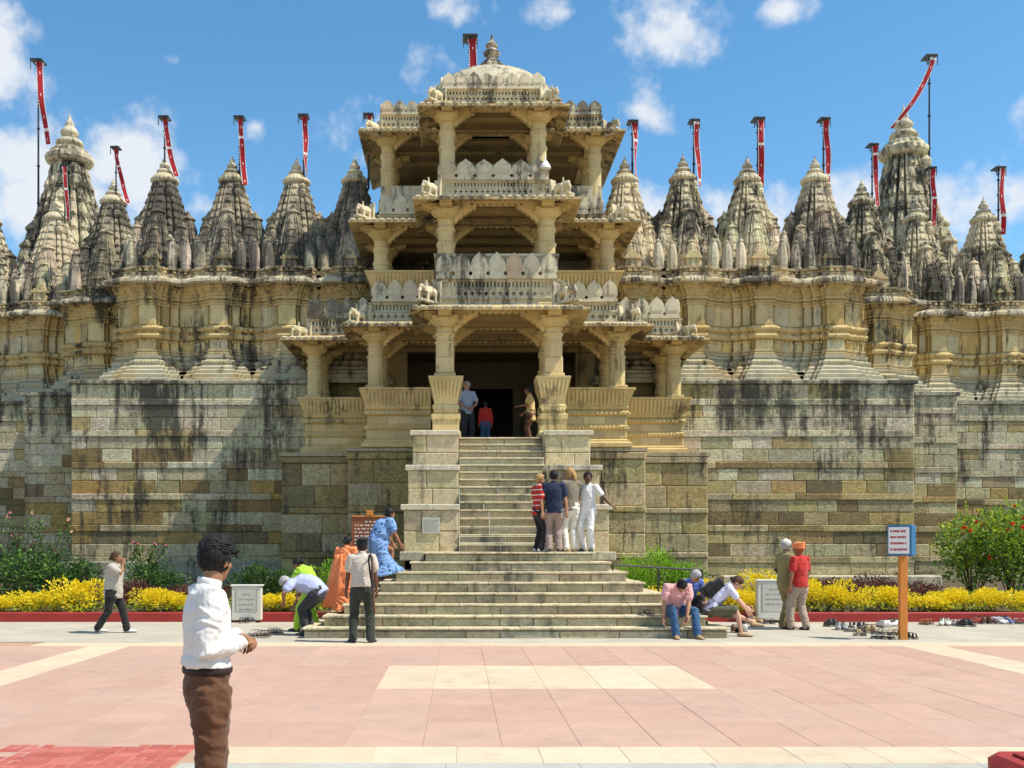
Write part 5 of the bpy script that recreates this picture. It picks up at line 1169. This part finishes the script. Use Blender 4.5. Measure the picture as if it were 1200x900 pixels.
    if hst == 'thick':
        r_ = random.Random(9)
        for _ in range(170):                       # loose wavy locks on the crown and over the forehead
            v = rv(r_); v.z = abs(v.z)*.8+.2; v.normalize(); c = V((v.x*.088, v.y*.106-.012, v.z*.110+.027)); tg = (V((.5*math.sin(v.y*6+v.x*5), .75, .15))+rv(r_)*.35); tg = (tg-v*tg.dot(v)*.8).normalized()
            tube(hm, [HP(*(c-tg*.03-v*.006)), HP(*(c+v*.007)), HP(*(c+tg*.028+v*.009)), HP(*(c+tg*.05-v*.002))], [.004*k, .0085*k, .007*k, .0012*k], n=5)
    if hst == 'bun': ell(hm, HP(0, -.115, -.02), (.045*k, .042*k, .045*k), 8, RH)
    if hst == 'long': tube(hm, [HP(0, -.10, .03), HP(.01, -.125, -.06), HP(.02, -.115, -.15), HP(.02, -.10, -.20)], [(.06*k, .03*k), (.065*k, .034*k), (.05*k, .026*k), (.02*k, .012*k)], RH @ xa, 10)
    simple(hm, 'hair', HR[hcol])
    if hat:
        ht = MB(); ty_, hmat = hat
        if ty_ == 'beret': ell(ht, HP(.02, -.02, .095), (.108*k, .118*k, .042*k), 10, RH); tube(ht, [HP(0, -.012, .055), HP(0, -.012, .085)], [(.093*k, .11*k), (.096*k, .113*k)], RH @ xa, 18)
        elif ty_ == 'cap': tube(ht, [HP(0, -.012, .045), HP(0, -.012, .09), HP(0, -.012, .122), HP(0, -.012, .135)], [(.092*k, .108*k), (.090*k, .105*k), (.07*k, .085*k), (.03*k, .04*k)], RH @ xa, 18)
        else:
            ell(ht, HP(0, -.015, .075), (.105*k, .118*k, .075*k), 12, RH)
            for q in range(4): tube(ht, [HP(.10*math.cos(t_), .112*math.sin(t_)-.015, .035+.025*q+.015*math.sin(t_+q)) for t_ in [2*math.pi*i/16 for i in range(17)]], [.019*k]*17, n=6)
        simple(ht, {'beret': 'beret', 'cap': 'cap', 'turban': 'turban'}[ty_], hmat)
    g = 1.0*loose
    # trousers, shorts or skirt
    if bottom:
        m = MB(); wt_ = wa-(wa-pel)*.25
        if bkind in ('trousers', 'shorts'):
            tube(m, [pel+R1 @ V((0, -.005, -.13))*k, pel+R1 @ V((0, -.012, -.05))*k, pel+R1 @ V((0, 0, .04))*k, wt_], [(.13*k, .10*k), (.172*k*W, .125*k*build), (.166*k*W, .122*k*build), (.152*k*W, .112*k*build)], dS, 20)
            for s, hj, kn, an, fd in legs:
                end = an+V((0, 0, -.045))*k if (kn-an).length > .1 else an
                if bkind == 'shorts': tube(m, [hj, hj.lerp(kn, .3), hj.lerp(kn, .7), hj.lerp(kn, .95)], [.105*k*W, .10*k*W, .092*k, .085*k], n=14, flat=False)
                else: tube(m, [hj, hj.lerp(kn, .25), hj.lerp(kn, .65), kn, kn.lerp(an, .3), kn.lerp(an, .75), an.lerp(end, .55)], [.106*k*W, .101*k*W*g, .082*k*g, .073*k*g, .071*k*g, .066*k*g, .068*k*g], n=14)
            kid(remesh(m, bkind, [bottom], vox*.9, 3, fold*1.2), bkind)
        else:
            q0 = [wt_, pel+V((0, -.01, -.02))*k, pel+V((0, 0, -.22))*k]; c_ = sum((a[3] for a in legs), V((0, 0, 0)))/2; w_ = abs((legs[0][3]-legs[1][3]).length)*.5+.14*k
            q0 += [pel.lerp(c_, .62), c_+V((0, 0, .0))*k]
            r0 = [(.155*k*W, .115*k*build), (.19*k*W, .145*k*build), (.20*k*W, .16*k), (.19*k+w_*.3, .19*k), (.15*k+w_*.55, .13*k+w_*.75)]
            tube(m, q0, r0, dS, 22, flat=True); kid(remesh(m, 'skirt', [bottom], vox*.9, 3, fold*2), 'skirt')
    if top:
        m = MB(); hz = -.06-hem
        rg = [(pel+R1 @ V((0, -.005, hz))*k, .176, .128*build), (pel+R1 @ V((0, -.004, hz+(.14-hz)*.45))*k, .174, .128*build), (wa, .160*W*build**.4, .118*build), (ch-(R2 @ V((0, 0, .05)))*k, .170*W, .124*build), (ch+(R3 @ V((0, 0, .07)))*k, .178*W, .118*build), (nb-(R3 @ V((0, 0, .035)))*k, .152*W, .090), (nb+(R3 @ V((0, .0, .008)))*k, .075, .066)]
        tube(m, [p for p, _, _ in rg], [(a*k*g, c*k*g) for _, a, c in rg], dS, 22, flat='start')
        for s, sh, el, hw in arms:
            ps = [nb+R3 @ V((s*.07, -.005, -.045))*k, sh+R3 @ V((0, 0, .005))*k, sh.lerp(el, .35), sh.lerp(el, .72)]; rd = [.066*k, .072*k*W, .068*k*g*W, .066*k*g]
            if sleeve == 'long': ps += [el, el.lerp(hw, .3), el.lerp(hw, .7), el.lerp(hw, .95)]; rd += [.060*k*g, .058*k*g, .050*k*g, .040*k]
            if sleeve == 'none': ps, rd = ps[:2], [.06*k, .05*k]
            tube(m, ps, rd, n=14)
        kid(remesh(m, 'shirt', [top], vox*.8, 3, fold), 'shirt')
        if sleeve == 'long' or sleeve == 'short':
            co = MB(); pts = []; 
            for i in range(9):
                a = -math.pi/2-math.pi*.86+2*math.pi*.86*i/8; pts.append(nb+R3 @ V((.067*math.cos(a), .062*math.sin(a)+.008, .028+.018*(-math.sin(a)*.5+.2)))*k)
            tube(co, pts, [(.022*k, .008*k)]*9, R3 @ V((0, 0, 1)), 8); simple(co, 'collar', top)
    if shoes:
        for s, hj, kn, an, fd in legs:
            m = MB(); z0 = an+V((0, 0, -.055))*k; sd = fd.cross(V((0, 0, 1)))
            tube(m, [z0-fd*.055*k+V((0, 0, .02))*k, z0-fd*.03*k+V((0, 0, .015))*k, z0+fd*.06*k+V((0, 0, .005))*k, z0+fd*.14*k-V((0, 0, .004))*k, z0+fd*.19*k-V((0, 0, .008))*k], [(.034*k, .045*k), (.040*k, .048*k), (.044*k, .040*k), (.047*k, .028*k), (.034*k, .02*k)], sd, 12)
            sh_ = simple(m, 'shoe', shoes)
            m2 = MB(); tube(m2, [z0-fd*.06*k-V((0, 0, .026))*k, z0+fd*.06*k-V((0, 0, .026))*k, z0+fd*.2*k-V((0, 0, .026))*k], [(.038*k, .008*k), (.046*k, .008*k), (.04*k, .008*k)], sd, 10); c = simple(m2, 'sole', SHB); c.parent = sh_
    return o, dict(HP=HP, k=k, arms=arms, legs=legs, kid=kid, simple=simple, nb=nb, ch=ch, wa=wa, pel=pel, R3=R3, R1=R1, R2=R2)
C = {n_: cloth(n_+'_cloth', c, v) for n_, c, v in (('white', (.66, .65, .63), .05), ('brown', (.105, .045, .022), .12), ('beige', (.42, .38, .32), .1), ('black', (.018, .017, .017), .15), ('lavender', (.40, .43, .62), .07), ('charcoal', (.035, .035, .04), .15), ('lime', (.36, .60, .04), .12),
     ('orange', (.80, .24, .09), .14), ('khaki', (.52, .47, .40), .08), ('olive_dark', (.032, .040, .030), .15), ('sari_blue', (.22, .36, .60), .25), ('navy', (.012, .02, .05), .15), ('mauve', (.30, .22, .19), .1), ('olive', (.19, .165, .12), .12), ('offwhite', (.66, .63, .56), .06), ('lightblue', (.33, .40, .52), .08),
     ('red', (.42, .025, .02), .12), ('denim', (.035, .09, .19), .3), ('yellow', (.62, .45, .18), .1), ('pink', (.68, .36, .36), .08), ('blue', (.10, .17, .48), .1), ('shirt_violet', (.66, .64, .80), .06), ('army', (.26, .21, .09), .1), ('taupe', (.36, .27, .21), .1), ('shortsgreen', (.10, .10, .06), .2))}
def stripes(name, a, b, sc, duty):
    m, t, p = newmat(name, .85, .2); co = N(t, 'ShaderNodeTexCoord').outputs['Object']; sx = N(t, 'ShaderNodeSeparateXYZ'); L(t, co, sx.inputs[0])
    f = M(t, 'GREATER_THAN', M(t, 'FRACT', M(t, 'MULTIPLY', sx.outputs[2], sc)), duty); L(t, mixc(t, f, a, b), p.inputs['Base Color']); return m
STR = stripes('striped_red_cloth', (.45, .03, .025), (.72, .62, .55), 9.5, .80)
def dots(name, a, b, sc, th):
    m, t, p = newmat(name, .8, .2); co = N(t, 'ShaderNodeTexCoord').outputs['Object']; n_ = ntex(t, co, sc, 3, .5); n2 = ntex(t, co, 5, 3)
    L(t, mixc(t, smooth(t, n_, th, th+.05), mixc(t, n2, a, tuple(x*1.7 for x in a)), b), p.inputs['Base Color']); bump(t, p, n2, .5, .03); return m
SARI = dots('printed_blue_cloth', (.13, .225, .41), (.02, .05, .14), 17, .60); TROU = C['brown']
BLT = plain('leather_belt', (.022, .012, .008), .6, .3)
def gp(x, y, Y=None, z=0): Y = Y or (CZ-z)*F/(y-VY); return (X(x, Y), Y, z)
# 1 the man in front, three-quarter back view
o, d = person('man in a white long-sleeved shirt and brown trousers standing closest to the viewer', None, gp(243, 0, 5.45), -64, 1.63, 'brown', ('black', 'thick'), C['white'], 'long', -.14, C['brown'], hip=(0, 0, .93), lean=-2, lean2=4, head=(36, 4),
       hl=(-.05, .185, 1.155), hr=(.09, .165, 1.13), pole_r=(.45, -1, -.5), pole_l=(-.35, -1, -.5), fl=(-.12, .06, .085), fr=(.12, -.06, .085), vox=.0075, curl=.9, fold=.022, build=.95, loose=1.05, dl=(.75, .6, -.2), dr=(-.8, .5, -.1))
k = d['k']; bl = MB(); ps = [d['pel']+Vector((.172*math.cos(a), .130*math.sin(a), .058))*k for a in [2*PI*i/24 for i in range(25)]]
tube(bl, ps, [(.018, .006)]*25, (0, 0, 1), 6); d['simple'](bl, 'belt', BLT)
for s, sh, el, hw in d['arms']:
    cf = MB(); f = (hw-el).normalized(); tube(cf, [hw-f*.075, hw-f*.02], [.042, .040], n=14, flat=True); d['simple'](cf, 'cuff', C['white'])
# 2 woman walking left of the steps
person('woman in a beige tunic and black trousers walking with a hand to her face', None, gp(133, 742), -88, 1.50, 'brown', ('brown', 'bun'), C['beige'], 'short', .12, C['black'], build=1.35, lean=3, head=(0, -2), hr=(.10, .20, 1.28), pole_r=(.8, .3, -1), hl=(-.24, -.06, .70), dr=(-.3, .1, 1),
       fl=(-.09, .22, .085), fr=(.09, -.26, .11), kr=(.1, 1, 0), shoes=SHW, loose=1.1)
# 3 bending man
person('grey-haired man in a lavender shirt bending far forward at the foot of the steps', None, gp(362, 745, 18.6), 78, 1.66, 'brown', ('grey', 'short'), C['lavender'], 'short', .04, C['charcoal'], build=1.35, hip=(0, -.16, .80), lean=74, lean2=86, head=(0, -8), hl=(-.22, .40, .60), hr=(.20, .34, .56), pole_l=(-1, 0, .2), pole_r=(1, 0, .2), fl=(-.10, .02, .085), fr=(.10, -.02, .085), shoes=SHB, loose=1.08)
# 4 woman in lime green behind him
o, d = person('woman in a lime green tunic and trousers stooping behind the bending man', None, gp(362, 738, 19.4), 60, 1.56, 'brown', ('black', 'bun'), C['lime'], 'long', .30, C['lime'], hip=(0, -.1, .80), lean=32, lean2=40, head=(0, 5), hl=(-.2, .42, .72), hr=(.18, .40, .70), fl=(-.13, .18, .085), fr=(.13, -.1, .085), shoes=SHB, loose=1.12)
# 5 orange sari
o, d = person('woman in an orange sari stepping up the left end of the steps', None, gp(405, 718, 19.15, .375), -20, 1.42, 'brown', ('black', 'bun'), C['orange'], 'short', .0, C['orange'], 'skirt', None, build=1.15, lean=6, head=(-20, 8), hr=(.22, .15, .72), hl=(-.20, .16, .75), fl=(-.10, .1, .06), fr=(.10, -.06, .06), fold=.03)
m = MB(); k = d['k']   # loose end of the sari hanging from the shoulder to the left
rows = []
for i in range(12):
    f = i/11; c = Vector((-.10-.16*f, -.14-.06*math.sin(f*3), 1.30-1.18*f))*k; w = (.10+.17*f)*k; rows.append([c+Vector((w*(j/6-.5)*2, .022*math.sin(j*2.1+f*3), 0)) for j in range(7)])
rows2 = [[p+Vector((0, .012, 0)) for p in r] for r in rows]; m.loft([a+b[::-1] for a, b in zip(rows, rows2)]); d['simple'](m, 'sari_end', C['orange'])
# 6 guard with a slung rifle
o, d = person('guard in a black beret with a rifle slung on his shoulder, seen from behind', None, gp(424, 753), 4, 1.74, 'dark', ('black', 'short'), C['khaki'], 'short', -.045, C['olive_dark'], hat=('beret', C['black']), lean=0, head=(-6, 0), hl=(-.27, .06, .82), hr=(.25, .08, .84), fl=(-.15, .03, .085), fr=(.15, -.03, .085), toes=(10, -10), loose=1.06)
tube(bl := MB(), [d['pel']+Vector((.162*math.cos(a), .122*math.sin(a), .10))*d['k'] for a in [2*PI*i/24 for i in range(25)]], [(.022, .007)]*25, (0, 0, 1), 6); d['simple'](bl, 'belt', BLT)
gun = thing('rifle', 'long wooden rifle hanging muzzle up from the shoulder of the guard', 'rifle', (X(437, 17.0), 17.02, .55)); w = gun.location
WOOD = plain('gun_wood', (.10, .035, .018), .4, .5)
mb = MB(); tube(mb, [(w.x+.02, w.y, .50), (w.x+.018, w.y, .62), (w.x+.01, w.y, .80)], [(.022, .055), (.021, .048), (.018, .030)], (1, 0, 0), 10); tube(mb, [(w.x+.01, w.y, .80), (w.x-.01, w.y, 1.15), (w.x-.02, w.y, 1.45)], [.022, .023, .018], n=8); pobj(mb, 'stock', WOOD, gun, smooth=True)
mb = MB(); cyl(mb, (w.x-.004, w.y-.018, .95), (w.x-.055, w.y-.012, 1.92), .011, .009, 8); mb.bbox(w.x-.02, w.x+.02, w.y-.035, w.y+.0, .90, 1.08, .006); cyl(mb, (w.x-.0, w.y-.02, 1.0), (w.x+.05, w.y-.02, .99), .007, None, 6); pobj(mb, 'barrel', BLACKM, gun)
mb = MB(); tube(mb, [(w.x+.012, w.y+.02, .78), (w.x-.04, w.y+.015, 1.1), (w.x-.075, w.y+.0, 1.40), (w.x-.06, w.y+.03, 1.485), (w.x-.04, w.y+.13, 1.42)], [(.016, .004)]*5, (1, 0, 0), 6); pobj(mb, 'sling', BLT, gun)
# 7 woman in blue sari climbing
o, d = person('heavy woman in a printed blue sari leaning forward up the left steps', None, (X(449, 19.8), 19.85, .94), -62, 1.52, 'brown', ('black', 'bun'), SARI, 'short', .02, SARI, 'skirt', None, build=1.65, hip=(0, -.10, .76), lean=24, lean2=30, head=(0, -20), hr=(.24, .26, .70), hl=(-.2, .3, .72), fl=(-.11, .22, .24), fr=(.11, -.20, .06), fold=.03)
m = MB(); k = d['k']; rows = []
for i in range(14):
    f = i/13; c = Vector((-.04+.04*f, .12-.36*math.sin(min(1, f*1.3)*1.5)+.02, 1.30-1.05*f**1.2+.1*math.sin(f*3)))*k; wd = (.13+.13*f)*k; rows.append([c+Vector((wd*(j/6-.5)*2, -.02*math.cos((j/6-.5)*3)+.015*math.sin(j*2+f*4), 0)) for j in range(7)])
m.loft([a+[p+Vector((0, .014, 0)) for p in a][::-1] for a in rows]); d['simple'](m, 'sari_end', SARI)
# 8-11 the group of four on the landing
G = 'visitors standing on the landing'; ZL = 1.5
person('person with curly blond hair, red striped top and black trousers on the steps', G, (X(631, 20.75), 20.75, ZL), -65, 1.56, 'tan', ('blonde', 'short'), STR, 'short', .06, C['black'], head=(-10, 4), hl=(-.22, .12, .78), hr=(.25, -.05, .70), shoes=SHW)
person('dark-haired man in a navy polo shirt and mauve trousers seen from behind on the steps', G, (X(649, 20.6), 20.6, ZL), 0, 1.62, 'tan', ('black', 'short'), C['navy'], 'short', .05, C['mauve'], build=1.1, head=(-8, 0), hl=(-.24, .14, .86), hr=(.27, -.02, .78), loose=1.08)
person('woman with long fair hair, olive top and off-white trousers on the steps', G, (X(669, 20.75), 20.75, ZL), 22, 1.68, 'tan', ('blonde', 'long'), C['olive'], 'short', .03, C['offwhite'], head=(35, 3), hl=(-.24, .12, .80), hr=(.20, .20, .9), shoes=SHT)
person('man all in white on the steps resting his outstretched hand on the wall', G, (X(689, 20.85), 20.85, ZL), 150, 1.60, 'dark', ('black', 'short'), C['white'], 'short', .05, C['white'], head=(30, 2), hl=(-.52, .02, .92), pole_l=(-.2, -.5, -1), hr=(.26, .06, .80), fl=(-.10, .05, .085), fr=(.10, 0, .085), dl=(-.8, -.3, -.4))
# 12-14 in the doorway
ZF = 4.24
person('bald man in a light blue shirt and dark trousers leaning in the entrance', 'people in the dark entrance', (X(547, 27.0), 27.0, ZF), 200, 1.70, 'tan', ('grey', 'bald'), C['lightblue'], 'short', .03, C['charcoal'], head=(-50, 0), hl=(-.10, .22, 1.02), hr=(.12, .22, 1.0), pole_l=(-1, -.3, -.6), pole_r=(1, -.3, -.6))
person('child in a red top and blue jeans walking into the dark entrance', 'people in the dark entrance', (X(569, 27.0), 27.0, ZF), 8, 1.16, 'brown', ('black', 'bob'), C['red'], 'long', .05, C['denim'])
person('person in a cream tunic and brown trousers at the right side of the entrance', 'people in the dark entrance', (X(622, 26.7), 26.7, ZF), 80, 1.52, 'brown', ('black', 'bun'), C['yellow'], 'short', .16, C['brown'], lean=4, hl=(-.16, .30, 1.0), hr=(.2, .22, .85))
# 15-17 sitting on the steps
S2 = .375
person('man in a pink shirt and blue jeans sitting bent forward on the right steps', 'people sitting on the right steps', (X(798, 17.95), 17.95, 0), 186, 1.72, 'tan', ('black', 'bald'), C['pink'], 'short', .02, C['denim'], build=1.3, hip=(0, -.42, .50), lean=30, lean2=52, head=(0, 28), hl=(-.10, .02, .36), hr=(.30, -.06, .30), pole_l=(-1, -.3, .3), pole_r=(1, -.2, .2), fl=(-.26, .10, .085), fr=(.10, .04, .085), kl=(-.5, 1, .6), kr=(.2, 1, .8), shoes=SHT)
person('grey-haired person in a blue top sitting behind the man in pink', 'people sitting on the right steps', (X(806, 19.3), 19.3, .0), 190, 1.66, 'tan', ('grey', 'short'), C['blue'], 'short', .02, C['charcoal'], hip=(.0, -.02, .54), lean=26, lean2=40, head=(20, 8), hl=(-.2, .3, .62), hr=(.2, .3, .62), fl=(-.12, .34, .28), fr=(.12, .34, .28), kl=(-.2, 1, 1), kr=(.2, 1, 1))
o, d = person('woman in a white shirt with a black backpack sitting and reaching to her shoe', 'people sitting on the right steps', (X(838, 18.55), 18.5, 0), -90, 1.66, 'fair', ('brown', 'bun'), C['shirt_violet'], 'short', .02, C['shortsgreen'], 'shorts', SHT, hip=(0, -.06, .50), lean=38, lean2=48, head=(-6, 6), hl=(-.05, .66, .44), hr=(.12, .62, .34), pole_l=(-.6, -.3, .2), pole_r=(.7, -.3, -.3), fl=(-.08, .72, .24), fr=(.22, .40, .085), kl=(-.2, .6, 1), kr=(.3, 1, .7))
bp = MB(); k = d['k']; R3 = d['R3']; cc = d['ch']+R3 @ Vector((0, -.175, -.04)); bp.bbox(-.15, .15, -.09, .09, -.22, .22, .05); bp.bbox(-.11, .11, -.14, -.07, -.18, .06, .03)
bp.xf(Matrix.Translation(cc) @ R3.to_4x4()); me = remesh(bp, 'backpack', [C['black']], .012, 6)
b_ = inst('backpack', me, None, o.location, o.rotation_euler); tag(b_, 'black backpack on the back of the seated woman in white', 'backpack')
stp = MB()
for s in (-1, 1): tube(stp, [cc+R3 @ Vector((s*.10, .07, .2)), d['nb']+R3 @ Vector((s*.11, .02, .03)), d['ch']+R3 @ Vector((s*.13, .135, .06)), d['wa']+R3 @ Vector((s*.15, .06, .0)), cc+R3 @ Vector((s*.13, .06, -.18))], [(.02, .006)]*5, R3 @ Vector((1, 0, 0)), 6)
c_ = bpy.data.objects.new('strap', stp.mesh('strap', C['black'], True)); COL.objects.link(c_); c_.parent = b_
# 18-19 two men by the tablet
person('man in khaki with a white cap standing beside the right marble tablet', 'two men standing by the kerb', gp(920, 737, 20.2), -75, 1.72, 'dark', ('grey', 'short'), C['army'], 'short', .02, C['army'], hat=('cap', C['offwhite']), head=(15, 0), hl=(-.22, .16, .98), dl=(0, 1, 0), shoes=SHT, build=1.05)
person('man in a red shirt and orange turban facing away beside the man in khaki', 'two men standing by the kerb', gp(937, 737.5, 19.75), 30, 1.66, 'brown', ('henna', 'short'), C['red'], 'short', .02, C['taupe'], hat=('turban', C['orange']), head=(20, 0), fl=(-.10, .12, .085), fr=(.1, -.08, .085), hl=(-.25, .02, .80), loose=1.08)
